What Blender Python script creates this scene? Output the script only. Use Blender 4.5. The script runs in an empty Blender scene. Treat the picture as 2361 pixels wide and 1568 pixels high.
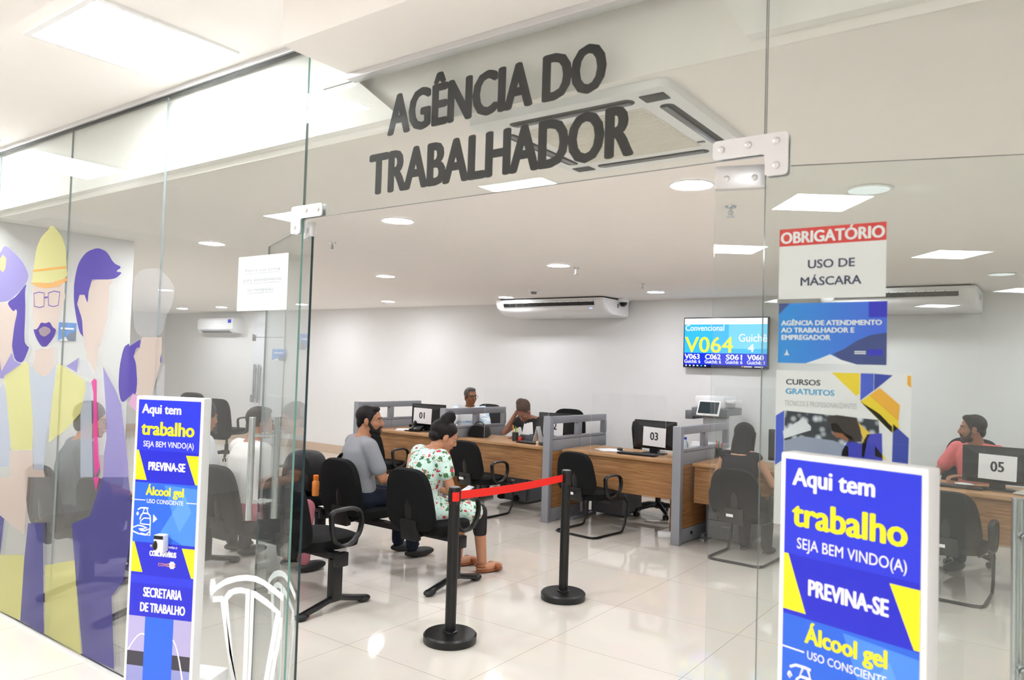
import bpy, bmesh, math, random
from mathutils import Vector, Matrix
random.seed(7)
S = bpy.context.scene
COL = S.collection
PI = math.pi
# ---------------------------------------------------------------- camera, world, exposure
FPX, CAMH = 1740.7, 1.66
YAW, PIT, ROL = 0.6309, 0.033393, 0.031053
_f = Vector((-math.sin(YAW)*math.cos(PIT), math.cos(YAW)*math.cos(PIT), math.sin(PIT)))
_r0 = Vector((math.cos(YAW), math.sin(YAW), 0)); _u0 = _r0.cross(_f)
_r = math.cos(ROL)*_r0 + math.sin(ROL)*_u0
_u = -math.sin(ROL)*_r0 + math.cos(ROL)*_u0
CAM = Vector((0, 0, CAMH))
cd = bpy.data.cameras.new('camera'); cam = bpy.data.objects.new('camera', cd); COL.objects.link(cam)
cam.matrix_world = Matrix(((_r.x, _u.x, -_f.x, 0), (_r.y, _u.y, -_f.y, 0), (_r.z, _u.z, -_f.z, CAMH), (0, 0, 0, 1)))
cd.sensor_fit = 'HORIZONTAL'; cd.sensor_width = 36; cd.lens = FPX/2361*36; cd.clip_start = .05; cd.clip_end = 100
cd.dof.use_dof = True; cd.dof.focus_distance = 5.6; cd.dof.aperture_fstop = 5.0
S.camera = cam
S.view_settings.view_transform = 'Standard'; S.view_settings.look = 'None'
S.view_settings.gamma = 1; S.view_settings.use_curve_mapping = False
S.view_settings.exposure = 1.07
LAMP_IN, LAMP_LOBBY = 97.0, 25.0     # radiance of the round downlights and of the square lobby panels
w = bpy.data.worlds.new('world'); S.world = w; w.use_nodes = True
w.node_tree.nodes['Background'].inputs[0].default_value = (.9, .95, 1, 1)
w.node_tree.nodes['Background'].inputs[1].default_value = .5
cy = S.cycles
cy.max_bounces = 10; cy.diffuse_bounces = 6; cy.glossy_bounces = 4; cy.transmission_bounces = 4
cy.transparent_max_bounces = 28; cy.use_denoising = True; cy.sample_clamp_indirect = 6
cy.caustics_reflective = False; cy.caustics_refractive = False

def ray(x, y):
    return _f + (x-1180.5)/FPX*_r - (y-784)/FPX*_u
def onY(x, y, Y):           # the photo's point on the wall plane Y
    d = ray(x, y); return CAM + d*(Y/d.y)
def onX(x, y, X):
    d = ray(x, y); return CAM + d*(X/d.x)
def onZ(x, y, Z):
    d = ray(x, y); return CAM + d*((Z-CAMH)/d.z)

# ---------------------------------------------------------------- materials
MATS = {}
def lin(c):
    return tuple((v/12.92 if v <= .04045 else ((v+.055)/1.055)**2.4) for v in [k/255 for k in c])
def mat(name, rgb, rough=.5, metal=0, spec=.5, emit=0, coat=0):
    if name in MATS: return MATS[name]
    m = bpy.data.materials.new(name); m.use_nodes = True; MATS[name] = m
    b = m.node_tree.nodes['Principled BSDF']; c = (*lin(rgb), 1)
    b.inputs['Base Color'].default_value = c; b.inputs['Roughness'].default_value = rough
    b.inputs['Metallic'].default_value = metal; b.inputs['Specular IOR Level'].default_value = spec
    if coat: b.inputs['Coat Weight'].default_value = coat; b.inputs['Coat Roughness'].default_value = .05
    if emit:
        b.inputs['Emission Color'].default_value = c; b.inputs['Emission Strength'].default_value = emit
    return m
def nodes(m):
    nt = m.node_tree; return nt, nt.nodes, nt.links, nt.nodes['Principled BSDF']
def noisy(name, rgb, amt=.06, scale=60, rough=.6, bump=0, spec=.4):
    if name in MATS: return MATS[name]
    m = mat(name, rgb, rough, spec=spec); nt, N, L, b = nodes(m)
    tc = N.new('ShaderNodeTexCoord'); n = N.new('ShaderNodeTexNoise'); n.inputs['Scale'].default_value = scale
    n.inputs['Detail'].default_value = 3
    r = N.new('ShaderNodeMix'); r.data_type = 'RGBA'
    c = lin(rgb); r.inputs[6].default_value = (*[v*(1-amt) for v in c], 1); r.inputs[7].default_value = (*[min(1, v*(1+amt)) for v in c], 1)
    L.new(tc.outputs['Object'], n.inputs['Vector']); L.new(n.outputs['Fac'], r.inputs[0]); L.new(r.outputs[2], b.inputs['Base Color'])
    if bump:
        bp = N.new('ShaderNodeBump'); bp.inputs['Strength'].default_value = bump; bp.inputs['Distance'].default_value = .002
        L.new(n.outputs['Fac'], bp.inputs['Height']); L.new(bp.outputs[0], b.inputs['Normal'])
    return m
def schlick(N, L, f0):
    g = N.new('ShaderNodeNewGeometry'); d = N.new('ShaderNodeVectorMath'); d.operation = 'DOT_PRODUCT'
    L.new(g.outputs['Normal'], d.inputs[0]); L.new(g.outputs['Incoming'], d.inputs[1])
    def mth(op, a, v=None, clamp=False):
        k = N.new('ShaderNodeMath'); k.operation = op; k.use_clamp = clamp
        if isinstance(a, (int, float)): k.inputs[0].default_value = a
        else: L.new(a, k.inputs[0])
        if v is not None:
            if isinstance(v, (int, float)): k.inputs[1].default_value = v
            else: L.new(v, k.inputs[1])
        return k.outputs[0]
    a = mth('ABSOLUTE', d.outputs['Value']); a = mth('SUBTRACT', 1.0, a, True); a = mth('POWER', a, 5.0)
    a = mth('MULTIPLY', a, 1-f0); return mth('ADD', a, f0, True)
def glass(name, tint, f0=.04):
    if name in MATS: return MATS[name]
    m = bpy.data.materials.new(name); m.use_nodes = True; MATS[name] = m
    nt = m.node_tree; N, L = nt.nodes, nt.links; N.clear()
    o = N.new('ShaderNodeOutputMaterial'); t = N.new('ShaderNodeBsdfTransparent'); t.inputs[0].default_value = (*tint, 1)
    g = N.new('ShaderNodeBsdfAnisotropic') if False else N.new('ShaderNodeBsdfGlossy'); g.inputs['Roughness'].default_value = 0
    mx = N.new('ShaderNodeMixShader'); L.new(schlick(N, L, f0), mx.inputs[0])
    L.new(t.outputs[0], mx.inputs[1]); L.new(g.outputs[0], mx.inputs[2]); L.new(mx.outputs[0], o.inputs[0])
    return m
def film(name, rgb, alpha):      # translucent printed window film
    if name in MATS: return MATS[name]
    m = bpy.data.materials.new(name); m.use_nodes = True; MATS[name] = m
    nt = m.node_tree; N, L = nt.nodes, nt.links; N.clear(); c = lin(rgb)
    o = N.new('ShaderNodeOutputMaterial'); t = N.new('ShaderNodeBsdfTransparent'); t.inputs[0].default_value = (*[.35+.65*v for v in c], 1)
    d = N.new('ShaderNodeBsdfDiffuse'); d.inputs[0].default_value = (*c, 1)
    tr = N.new('ShaderNodeBsdfTranslucent'); tr.inputs[0].default_value = (*c, 1)
    m1 = N.new('ShaderNodeMixShader'); m1.inputs[0].default_value = .45; L.new(d.outputs[0], m1.inputs[1]); L.new(tr.outputs[0], m1.inputs[2])
    mx = N.new('ShaderNodeMixShader'); mx.inputs[0].default_value = alpha
    L.new(t.outputs[0], mx.inputs[1]); L.new(m1.outputs[0], mx.inputs[2]); L.new(mx.outputs[0], o.inputs[0])
    return m
def floor_mat():
    m = mat('polished_cream_tile', (216, 210, 201), .05, spec=.6); nt, N, L, b = nodes(m)
    tc = N.new('ShaderNodeTexCoord'); mp = N.new('ShaderNodeMapping')
    mp.inputs['Location'].default_value = (1.655/.855, -.505/.855, 0); mp.inputs['Scale'].default_value = (1/.855, 1/.855, 1)
    br = N.new('ShaderNodeTexBrick'); br.offset = 0; br.squash = 1
    br.inputs['Scale'].default_value = 1; br.inputs['Brick Width'].default_value = 1; br.inputs['Row Height'].default_value = 1
    br.inputs['Mortar Size'].default_value = .0022; br.inputs['Mortar Smooth'].default_value = .2
    c = lin((218, 212, 202))
    br.inputs['Color1'].default_value = (*c, 1); br.inputs['Color2'].default_value = (*[v*.97 for v in c], 1); br.inputs['Mortar'].default_value = (*lin((158, 146, 132)), 1)
    n = N.new('ShaderNodeTexNoise'); n.inputs['Scale'].default_value = 5; n.inputs['Detail'].default_value = 6
    mx = N.new('ShaderNodeMix'); mx.data_type = 'RGBA'; mx.blend_type = 'MULTIPLY'; mx.inputs[0].default_value = .10
    L.new(tc.outputs['Object'], mp.inputs[0]); L.new(mp.outputs[0], br.inputs['Vector']); L.new(tc.outputs['Object'], n.inputs['Vector'])
    L.new(br.outputs['Color'], mx.inputs[6]); L.new(n.outputs['Color'], mx.inputs[7]); L.new(mx.outputs[2], b.inputs['Base Color'])
    return m
def wood_mat(name, a, bcol, axis):
    m = mat(name, a, .45, spec=.4); nt, N, L, b = nodes(m)
    tc = N.new('ShaderNodeTexCoord'); mp = N.new('ShaderNodeMapping')
    mp.inputs['Scale'].default_value = (1.6, 1.6, 26) if axis == 'x' else (3, 26, 26)
    n = N.new('ShaderNodeTexNoise'); n.inputs['Scale'].default_value = 2.2; n.inputs['Detail'].default_value = 5; n.inputs['Distortion'].default_value = .6
    cr = N.new('ShaderNodeValToRGB'); cr.color_ramp.elements[0].position = .3; cr.color_ramp.elements[1].position = .72
    cr.color_ramp.elements[0].color = (*lin(bcol), 1); cr.color_ramp.elements[1].color = (*lin(a), 1)
    L.new(tc.outputs['Object'], mp.inputs[0]); L.new(mp.outputs[0], n.inputs['Vector']); L.new(n.outputs['Fac'], cr.inputs[0]); L.new(cr.outputs[0], b.inputs['Base Color'])
    return m
def floral_mat():
    m = mat('floral_cotton', (206, 236, 224), .8); nt, N, L, b = nodes(m)
    tc = N.new('ShaderNodeTexCoord'); last = None; base = (*lin((208, 238, 228)), 1)
    for sc, thr, col, off in ((17, .33, (70, 120, 74), .3), (17, .26, (206, 58, 78), 0), (26, .2, (236, 150, 150), 2.2), (30, .2, (96, 150, 96), 5.1)):
        mp = N.new('ShaderNodeMapping'); mp.inputs['Location'].default_value = (off, off*.7, off*.3)
        v = N.new('ShaderNodeTexVoronoi'); v.inputs['Scale'].default_value = sc
        lt = N.new('ShaderNodeMath'); lt.operation = 'LESS_THAN'; lt.inputs[1].default_value = thr
        mx = N.new('ShaderNodeMix'); mx.data_type = 'RGBA'; mx.inputs[7].default_value = (*lin(col), 1)
        nz = N.new('ShaderNodeTexNoise'); nz.inputs['Scale'].default_value = sc*2.2; va = N.new('ShaderNodeVectorMath'); va.operation = 'MULTIPLY_ADD'; va.inputs[1].default_value = (.055,)*3
        L.new(tc.outputs['Object'], nz.inputs['Vector']); L.new(nz.outputs['Color'], va.inputs[0]); L.new(tc.outputs['Object'], va.inputs[2])
        L.new(va.outputs[0], mp.inputs[0]); L.new(mp.outputs[0], v.inputs['Vector']); L.new(v.outputs['Distance'], lt.inputs[0]); L.new(lt.outputs[0], mx.inputs[0])
        if last is None: mx.inputs[6].default_value = base
        else: L.new(last, mx.inputs[6])
        last = mx.outputs[2]
    L.new(last, b.inputs['Base Color']); return m
def stripe_shirt_mat():
    m = mat('white_blue_sketch_cotton', (226, 234, 240), .8); nt, N, L, b = nodes(m)
    tc = N.new('ShaderNodeTexCoord'); mp = N.new('ShaderNodeMapping'); mp.inputs['Rotation'].default_value = (.5, .6, .5); mp.inputs['Scale'].default_value = (3, 3, 22)
    n = N.new('ShaderNodeTexNoise'); n.inputs['Scale'].default_value = 1.4; n.inputs['Detail'].default_value = 3
    cr = N.new('ShaderNodeValToRGB'); cr.color_ramp.elements[0].position = .36; cr.color_ramp.elements[1].position = .5
    cr.color_ramp.elements[0].color = (*lin((140, 178, 210)), 1); cr.color_ramp.elements[1].color = (*lin((232, 238, 242)), 1)
    L.new(tc.outputs['Object'], mp.inputs[0]); L.new(mp.outputs[0], n.inputs['Vector']); L.new(n.outputs['Fac'], cr.inputs[0]); L.new(cr.outputs[0], b.inputs['Base Color'])
    return m
wall_white = noisy('white_wall_paint', (224, 224, 223), .015, 9, .75, spec=.2)
ceil_paint = noisy('ceiling_paint', (244, 240, 236), .015, 7, .85, spec=.15)
lobby_paint = noisy('lobby_ceiling_paint', (246, 244, 241), .01, 7, .85, spec=.15)
tile = floor_mat()
base_tile = noisy('beige_skirting_tile', (200, 180, 160), .05, 14, .3)
pane = glass('clear_glass', (.955, .972, .965))
acryl = glass('clear_acrylic', (.99, .995, .995), .018)
pane_edge = mat('glass_edge', (38, 62, 66), .15)
joint_edge = mat('glass_joint', (128, 138, 138), .2)
pane_edge_teal = mat('glass_edge_teal', (120, 168, 158), .15)
acryl_edge = mat('acrylic_edge', (232, 236, 236), .2)
steel = mat('brushed_steel', (205, 208, 210), .22, 1)
satin = mat('satin_chrome_fitting', (226, 226, 228), .32, .6)
alu = mat('grey_aluminium', (146, 149, 156), .38, .35)
alu_lt = mat('light_aluminium_rail', (214, 214, 216), .35, .4)
grey_pan = noisy('grey_laminate', (138, 141, 146), .03, 40, .5)
blk = noisy('black_fabric', (11, 12, 13), .2, 300, .85, .3, spec=.25)
blk_pl = mat('black_plastic', (10, 11, 12), .42)
blk_mt = mat('black_metal', (7, 7, 8), .35, spec=.5)
blk_gl = mat('glossy_black', (10, 10, 12), .12)
wht = mat('white_plastic', (236, 237, 238), .35)
wht_pap = mat('white_paper', (240, 240, 242), .7, spec=.2)
ink = mat('black_ink', (28, 30, 36), .6)
wood = wood_mat('oak_laminate', (176, 132, 88), (134, 94, 58), 'x')
wood_top = wood_mat('oak_laminate_top', (190, 150, 108), (162, 120, 80), 'x')
wood_v = wood_mat('oak_laminate_side', (172, 124, 74), (128, 86, 48), 'x')
dark_slot = mat('dark_slot', (52, 54, 54), .5)
mid_gry = mat('mid_grey_plastic', (118, 120, 124), .4)
red_belt = mat('red_webbing', (238, 30, 16), .6)
royal = mat('royal_blue_print', (36, 52, 222), .35)
royal_d = mat('deep_blue_print', (26, 34, 206), .35)
azure = mat('azure_print', (36, 102, 226), .35)
azure_l = mat('light_azure_print', (72, 140, 236), .35)
yel = mat('yellow_print', (250, 238, 18), .4)
wht_pr = mat('white_print', (244, 246, 250), .4)
def emis(name, rgb, e):
    if name in MATS: return MATS[name]
    m = bpy.data.materials.new(name); m.use_nodes = True; MATS[name] = m
    N, L = m.node_tree.nodes, m.node_tree.links; N.clear()
    o = N.new('ShaderNodeOutputMaterial'); k = N.new('ShaderNodeEmission'); k.inputs[0].default_value = (*lin(rgb), 1); k.inputs[1].default_value = e
    L.new(k.outputs[0], o.inputs[0]); return m
lamp_round = emis('downlight_glow', (250, 250, 255), LAMP_IN)
lamp_panel = emis('light_panel_glow', (252, 252, 255), LAMP_LOBBY)

# ---------------------------------------------------------------- mesh building helpers
class G:
    """collects shapes; build() links them as ONE mesh object"""
    def __init__(s): s.v = []; s.f = []; s.m = []
    def add(s, vs, fs, m=0):
        o = len(s.v); s.v += [Vector(p) for p in vs]
        for f in fs: s.f.append([i+o for i in f]); s.m.append(m)
        return s
    def box(s, c, d, rot=None, bev=0, m=0):
        bm = bmesh.new(); bmesh.ops.create_cube(bm, size=1)
        for v in bm.verts: v.co = Vector((v.co.x*d[0], v.co.y*d[1], v.co.z*d[2]))
        if bev: bmesh.ops.bevel(bm, geom=bm.edges[:], offset=min(bev, .49*min(d)), segments=2, affect='EDGES', profile=.6)
        R = rot if rot is not None else Matrix.Identity(3); c = Vector(c)
        bm.verts.index_update()
        s.add([R @ v.co + c for v in bm.verts], [[v.index for v in f.verts] for f in bm.faces], m); bm.free(); return s
    def bb(s, x0, x1, y0, y1, z0, z1, bev=0, m=0):
        return s.box(((x0+x1)/2, (y0+y1)/2, (z0+z1)/2), (abs(x1-x0), abs(y1-y0), abs(z1-z0)), None, bev, m)
    def loft(s, rings, m=0, closed=False, caps=True):
        n = len(rings[0]); vs = [p for r in rings for p in r]; fs = []
        k = len(rings)
        for i in range(k if closed else k-1):
            a, b = i*n, ((i+1) % k)*n
            for j in range(n): fs.append([a+j, a+(j+1) % n, b+(j+1) % n, b+j])
        if caps and not closed: fs += [list(range(n))[::-1], list(range((k-1)*n, k*n))]
        return s.add(vs, fs, m)
    def tube(s, pts, r, seg=8, m=0, closed=False, flat=None):
        pts = [Vector(p) for p in pts]; n = len(pts); rr = r if isinstance(r, (list, tuple)) else [r]*n
        rings = []; up = None
        for i, p in enumerate(pts):
            a = pts[i-1] if (i > 0 or closed) else p; b = pts[(i+1) % n] if (i < n-1 or closed) else p
            t = (b-a).normalized()
            if up is None: up = Vector((0, 0, 1)) if abs(t.z) < .9 else Vector((1, 0, 0))
            x = t.cross(up)
            if x.length < 1e-5: x = t.cross(Vector((1, 0, 0)))
            x.normalize(); y = x.cross(t).normalized(); up = y
            fx = flat if flat else 1
            rings.append([p + rr[i]*(fx*math.cos(k*2*PI/seg)*x + math.sin(k*2*PI/seg)*y) for k in range(seg)])
        return s.loft(rings, m, closed)
    def cap(s, a, b, ra, rb, seg=12, m=0):       # round-ended tapering limb
        a, b = Vector(a), Vector(b); d = (b-a).normalized(); P = []; R = []
        for k in range(4): t = math.cos(k/4*PI/2); P.append(a - d*ra*t); R.append(max(ra*math.sin(k/4*PI/2), .0015))
        for k in range(5): t = k/4; P.append(a.lerp(b, t)); R.append(ra+(rb-ra)*t)
        for k in range(1, 5): t = math.sin(k/4*PI/2); P.append(b + d*rb*t); R.append(max(rb*math.cos(k/4*PI/2), .0015))
        return s.tube(P, R, seg, m)
    def ell(s, c, r, rot=None, seg=16, rings=10, m=0):
        c = Vector(c); R = rot if rot is not None else Matrix.Identity(3); rg = []
        for i in range(rings+1):
            t = -PI/2+PI*i/rings; cz = max(math.cos(t), .02)
            rg.append([c + R @ Vector((r[0]*cz*math.cos(k*2*PI/seg), r[1]*cz*math.sin(k*2*PI/seg), r[2]*math.sin(t))) for k in range(seg)])
        return s.loft(rg, m)
    def lathe(s, prof, c=(0, 0, 0), seg=24, m=0, rot=None, ring=False):
        if ring: prof = list(prof)+[prof[0]]
        c = Vector(c); R = rot if rot is not None else Matrix.Identity(3)
        return s.loft([[c + R @ Vector((r*math.cos(k*2*PI/seg), r*math.sin(k*2*PI/seg), z)) for k in range(seg)] for r, z in prof], m, False, not ring)
    def prism(s, poly, M, d, m=0):               # 2D outline in M's xy plane, thickness d along M's z
        n = len(poly); a = [M @ Vector((x, y, 0)) for x, y in poly]; b = [M @ Vector((x, y, d)) for x, y in poly]
        fs = [list(range(n))[::-1], [n+i for i in range(n)]] + [[i, (i+1) % n, n+(i+1) % n, n+i] for i in range(n)]
        return s.add(a+b, fs, m)
    def text(s, t, size, M, m=0, sx=1.0, bold=0, align='LEFT', d=.0006, fit=None, sp=1.0):
        cu = bpy.data.curves.new('lettering_outline', 'FONT'); cu.body = t; cu.size = size; cu.align_x = align; cu.space_character = sp
        cu.resolution_u = 3; ob = bpy.data.objects.new('lettering_outline', cu); COL.objects.link(ob)
        dg = bpy.context.evaluated_depsgraph_get(); me = bpy.data.meshes.new_from_object(ob.evaluated_get(dg))
        bpy.data.objects.remove(ob); bpy.data.curves.remove(cu)
        if fit and len(me.vertices):
            x0 = min(v.co.x for v in me.vertices); x1 = max(v.co.x for v in me.vertices); sx = (fit-2*bold)/(x1-x0)
        for k in range(9 if bold else 1):        # heavier strokes: the outline repeated around itself
            ox, oy = (bold*math.cos(k*PI/4)*1.0, bold*math.sin(k*PI/4)*.55) if k < 8 and bold else (0, 0)
            vs = [M @ Vector((v.co.x*sx+ox, v.co.y+oy, d+k*.00001)) for v in me.vertices]
            s.add(vs, [list(p.vertices) for p in me.polygons], m)
        bpy.data.meshes.remove(me); return s
    def build(s, name, mats, parent=None, smooth=True, ang=.6):
        me = bpy.data.meshes.new(name); me.from_pydata([tuple(p) for p in s.v], [], s.f)
        for k in (mats if isinstance(mats, (list, tuple)) else [mats]): me.materials.append(k)
        for p, k in zip(me.polygons, s.m): p.material_index = k
        bm = bmesh.new(); bm.from_mesh(me); bmesh.ops.recalc_face_normals(bm, faces=bm.faces[:])
        if smooth:
            for f in bm.faces: f.smooth = True
            for e in bm.edges:
                if len(e.link_faces) != 2 or e.calc_face_angle(0) > ang: e.smooth = False
        bm.to_mesh(me); bm.free(); me.update()
        o = bpy.data.objects.new(name, me); COL.objects.link(o)
        if parent: o.parent = parent
        return o
def tag(o, label, cat, group=None):
    o['label'] = label; o['category'] = cat
    if group: o['group'] = group
    return o
def thing(name, label, cat, loc=(0, 0, 0), rz=0, group=None):
    o = bpy.data.objects.new(name, None); COL.objects.link(o); o.location = loc; o.rotation_euler = (0, 0, rz); o.empty_display_size = .1
    return tag(o, label, cat, group)
def part(name, g, m, parent, label=None, smooth=True, ang=.6):
    o = g.build(name, m, parent, smooth, ang)
    if label: o['label'] = label
    return o
def struct(name, g, m, smooth=False):
    o = g.build(name, m, None, smooth); o['kind'] = 'structure'; return o
def dup(src, label, loc=None, rz=None, group=None):
    def cp(o, par):
        c = o.copy(); COL.objects.link(c)
        if par: c.parent = par
        for ch in list(o.children): cp(ch, c)
        return c
    r = cp(src, None); r['label'] = label
    if loc is not None: r.location = loc
    if rz is not None: r.rotation_euler = (0, 0, rz)
    if group: r['group'] = group
    return r
def V(*a): return Vector(a)
def Rz(a): return Matrix.Rotation(a, 3, 'Z')
def Rx(a): return Matrix.Rotation(a, 3, 'X')
def Ry(a): return Matrix.Rotation(a, 3, 'Y')
def face_M(o, xdir=(1, 0, 0), ydir=(0, 0, 1)):     # local frame for flat artwork: x right, y up, z towards the viewer
    x = Vector(xdir).normalized(); y = Vector(ydir).normalized(); z = x.cross(y)
    return Matrix(((x.x, y.x, z.x, o[0]), (x.y, y.y, z.y, o[1]), (x.z, y.z, z.z, o[2]), (0, 0, 0, 1)))
def chaikin(P):
    out = []
    for i, p in enumerate(P):
        q = P[(i+1) % len(P)]; out += [(.8*p[0]+.2*q[0], .8*p[1]+.2*q[1]), (.2*p[0]+.8*q[0], .2*p[1]+.8*q[1])]
    return out
def rrect(w, h, r, n=5, cx=0, cy=0):
    P = []
    for (sx, sy, a0) in ((1, 1, 0), (-1, 1, PI/2), (-1, -1, PI), (1, -1, 1.5*PI)):
        for k in range(n+1):
            a = a0+k/n*PI/2; P.append((cx+sx*(w/2-r)+r*math.cos(a), cy+sy*(h/2-r)+r*math.sin(a)))
    return P
# ---------------------------------------------------------------- the room
YG, YB, ZC, ZL = 2.017, 9.065, 2.57, 3.0
XL, XR = -16.2, 4.2
struct('floor', G().bb(XL-.2, 8.2, -11.2, YB+.2, -.1, 0), tile)
struct('ceiling', G().bb(XL-.2, XR+.2, 2.10, YB+.2, ZC, ZC+.06), ceil_paint)
struct('ceiling_lobby', G().bb(-8.4, 8.2, -11.2, 2.10, ZL, ZL+.06), lobby_paint)
struct('wall_back', G().bb(XL-.2, XR+.2, YB, YB+.15, 0, 2.7), wall_white)
struct('wall_left', G().bb(XL-.15, XL, 2.1, YB, 0, 2.7), wall_white)
struct('wall_inner_left', G().bb(-6.40, -6.10, 2.10, 3.11, 0, ZC), wall_white)
struct('wall_right', G().bb(XR, XR+.15, 2.1, YB, 0, 2.7), wall_white)
struct('wall_front', G().bb(XL-.2, -8.25, 1.98, 2.10, 0, 3.06), wall_white)
struct('wall_lobby_left', G().bb(-8.4, -8.25, -11.2, 1.98, 0, 3.06), wall_white)
struct('wall_lobby_right', G().bb(8.0, 8.2, -11.2, 2.1, 0, 3.06), wall_white)
struct('wall_lobby_back', G().bb(-8.4, 8.2, -11.2, -11, 0, 3.06), wall_white)
struct('wall_front_right', G().bb(XR+.0, 8.2, 2.0, 2.10, 0, 3.06), wall_white)
struct('baseboard_back', G().bb(XL, XR, YB-.012, YB, 0, .15, .004), base_tile)
struct('baseboard_left', G().bb(XL, XL+.012, 2.1, YB-.012, 0, .15, .004), base_tile)
# bulkhead behind the top of the glass, set back over the doorway, slanted ends shape in the lintel's shadow edge, and the ceiling drops in the lobby
MY = face_M((0, 2.0895, 0))
struct('trim_1', G().prism([(-8.25, ZC+.03), (-2.06, ZC+.03), (-2.31, 2.79), (-2.31, ZL), (-8.25, ZL)], MY, .045), lobby_paint)
struct('trim_2', G().prism([(-.72, ZC+.03), (XR, ZC+.03), (XR, ZL), (-.83, ZL), (-.83, 2.79)], MY, .045), lobby_paint)
struct('trim_3', G().bb(-8.25, XR, 2.090, 2.0985, ZC, ZL), ceil_paint)
struct('trim_4', G().bb(-2.31, -.62, 1.68, YG+.02, 2.80, ZL), lobby_paint)          # lintel over the doorway
struct('trim_5', G().bb(-8.25, -2.77, .92, 1.17, 2.92, ZL), lobby_paint)
struct('trim_6', G().bb(-2.31, -.62, YG-.03, YG+.02, 2.775, 2.80, .003), alu_lt)      # rail over the transom
struct('trim_7', G().bb(-8.25, -2.31, YG-.022, YG+.022, 2.975, ZL, .003), alu_lt)     # track over the left glass
struct('trim_8', G().bb(-8.25, -2.56, YG-.016, YG+.016, 0, .012), alu_lt)
struct('trim_9', G().bb(-8.25, -2.31, YG-.008, YG+.012, 2.966, 2.976), dark_slot)

def pane_obj(name, x0, x1, z0, z1, edge=pane_edge):
    g = G(); y0, y1 = YG-.005, YG+.005
    vs = [(x0, y0, z0), (x1, y0, z0), (x1, y0, z1), (x0, y0, z1), (x0, y1, z0), (x1, y1, z0), (x1, y1, z1), (x0, y1, z1)]
    g.add(vs, [[0, 1, 2, 3], [5, 4, 7, 6]], 0); g.add(vs, [[1, 5, 6, 2], [3, 2, 6, 7], [4, 5, 1, 0]], 1); g.add(vs, [[4, 0, 3, 7]], 2)
    return struct(name, g, [pane, edge, joint_edge])
xs = [-8.24, -7.2, -6.3, -5.76, -4.722, -3.682, -2.59]
xs = [-8.24, -6.80, -5.76, -4.722, -3.682, -2.575]
for i in range(5): pane_obj('window_%d' % (i+1), xs[i]+.0015, xs[i+1]-.0015, .012, 2.968, pane_edge_teal if i == 4 else joint_edge)
pane_obj('window_6', -2.572, -.652, 2.245, 2.776, joint_edge)                                      # transom
xr = [-.649, .42, 1.5, 2.6, 4.19]
for i in range(4): pane_obj('window_%d' % (i+7), xr[i]+.0015, xr[i+1]-.0015, .012, 2.99, joint_edge)

def leaf(name, piv, dirv, W, sgn):
    root = bpy.data.objects.new(name, None); COL.objects.link(root); root['kind'] = 'structure'
    root.location = (piv[0], piv[1], 0); root.rotation_euler = (0, 0, math.atan2(dirv[1], dirv[0])); root.empty_display_size = .1
    g = G(); z0, z1 = .01, 2.232
    vs = [(0, -.005, z0), (W, -.005, z0), (W, -.005, z1), (0, -.005, z1), (0, .005, z0), (W, .005, z0), (W, .005, z1), (0, .005, z1)]
    g.add(vs, [[0, 1, 2, 3], [5, 4, 7, 6]], 0); g.add(vs, [[1, 5, 6, 2], [4, 0, 3, 7], [3, 2, 6, 7], [4, 5, 1, 0]], 1)
    part('glass_leaf', g, [pane, pane_edge], root, smooth=False)
    h = G(); u = W-.075
    for s in (-1, 1):
        h.tube([(u, s*.062, .85), (u, s*.062, 1.36)], .0165, 14)
    for z in (.94, 1.27):
        h.tube([(u, -.062, z), (u, .062, z)], .0085, 10)
        for s in (-1, 1): h.tube([(u, s*.006, z), (u, s*.016, z)], .015, 12)
    part('pull_handle', h, steel, root)
    k = G().bb(-.002, .135, -.016, .016, 2.172, 2.238, .008)
    for u_ in (.03, .105):
        for s in (-1, 1): k.ell((u_, s*.017, 2.2), (.009, .005, .009), None, 10, 6)
    part('top_clamp', k, satin, root)
    part('bottom_clamp', G().bb(-.002, .135, -.016, .016, .012, .075, .008), satin, root)
    return root
a1, a2 = math.radians(24), math.radians(18)
d1 = leaf('door_1', (-2.545, 2.045), (-math.cos(a1), math.sin(a1)), .84, 1)
d2 = leaf('door_2', (-.797, 2.045), (math.cos(a2), math.sin(a2)), .84, 1)

def patch(poly, pts, label):
    t = thing('glass_patch_fitting', label, 'door fitting', (0, YG, 0))
    g = G()
    for s in (-1, 1): g.prism(poly, face_M((0, s*.017+(.006 if s < 0 else -.006), 0)), .006)
    g.bb(min(p[0] for p in poly)+.02, max(p[0] for p in poly)-.02, -.004, .004, max(p[1] for p in poly)-.05, max(p[1] for p in poly)-.02)
    part('cover_plate', g, satin, t)
    for x, z in pts:
        part('screw_head', G().ell((x, -.0185, z), (.010, .006, .010), None, 12, 6), satin, t)
def rounded(poly, r=.012):
    out = []; n = len(poly)
    for i, p in enumerate(poly):
        p = Vector(p); a = (Vector(poly[i-1])-p); b = (Vector(poly[(i+1) % n])-p); q = min(r, a.length*.4, b.length*.4)
        A = p+a.normalized()*q; B = p+b.normalized()*q
        for k in range(4):
            t = k/3; out.append(tuple((1-t)**2*A + 2*t*(1-t)*p + t*t*B))
    return out
patch(rounded([(-.79, 2.245), (-.645, 2.245), (-.645, 2.183), (-.585, 2.183), (-.585, 2.298), (-.79, 2.298)]), [(-.765, 2.272), (-.69, 2.275), (-.615, 2.275), (-.615, 2.21)],
      'satin metal L-shaped glass fitting with screws at the right top corner of the doorway')
patch(rounded([(-2.44, 2.245), (-2.575, 2.245), (-2.575, 2.183), (-2.635, 2.183), (-2.635, 2.298), (-2.44, 2.298)]), [(-2.465, 2.272), (-2.54, 2.275), (-2.61, 2.21)],
      'satin metal L-shaped glass fitting at the left top corner of the doorway')

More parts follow.
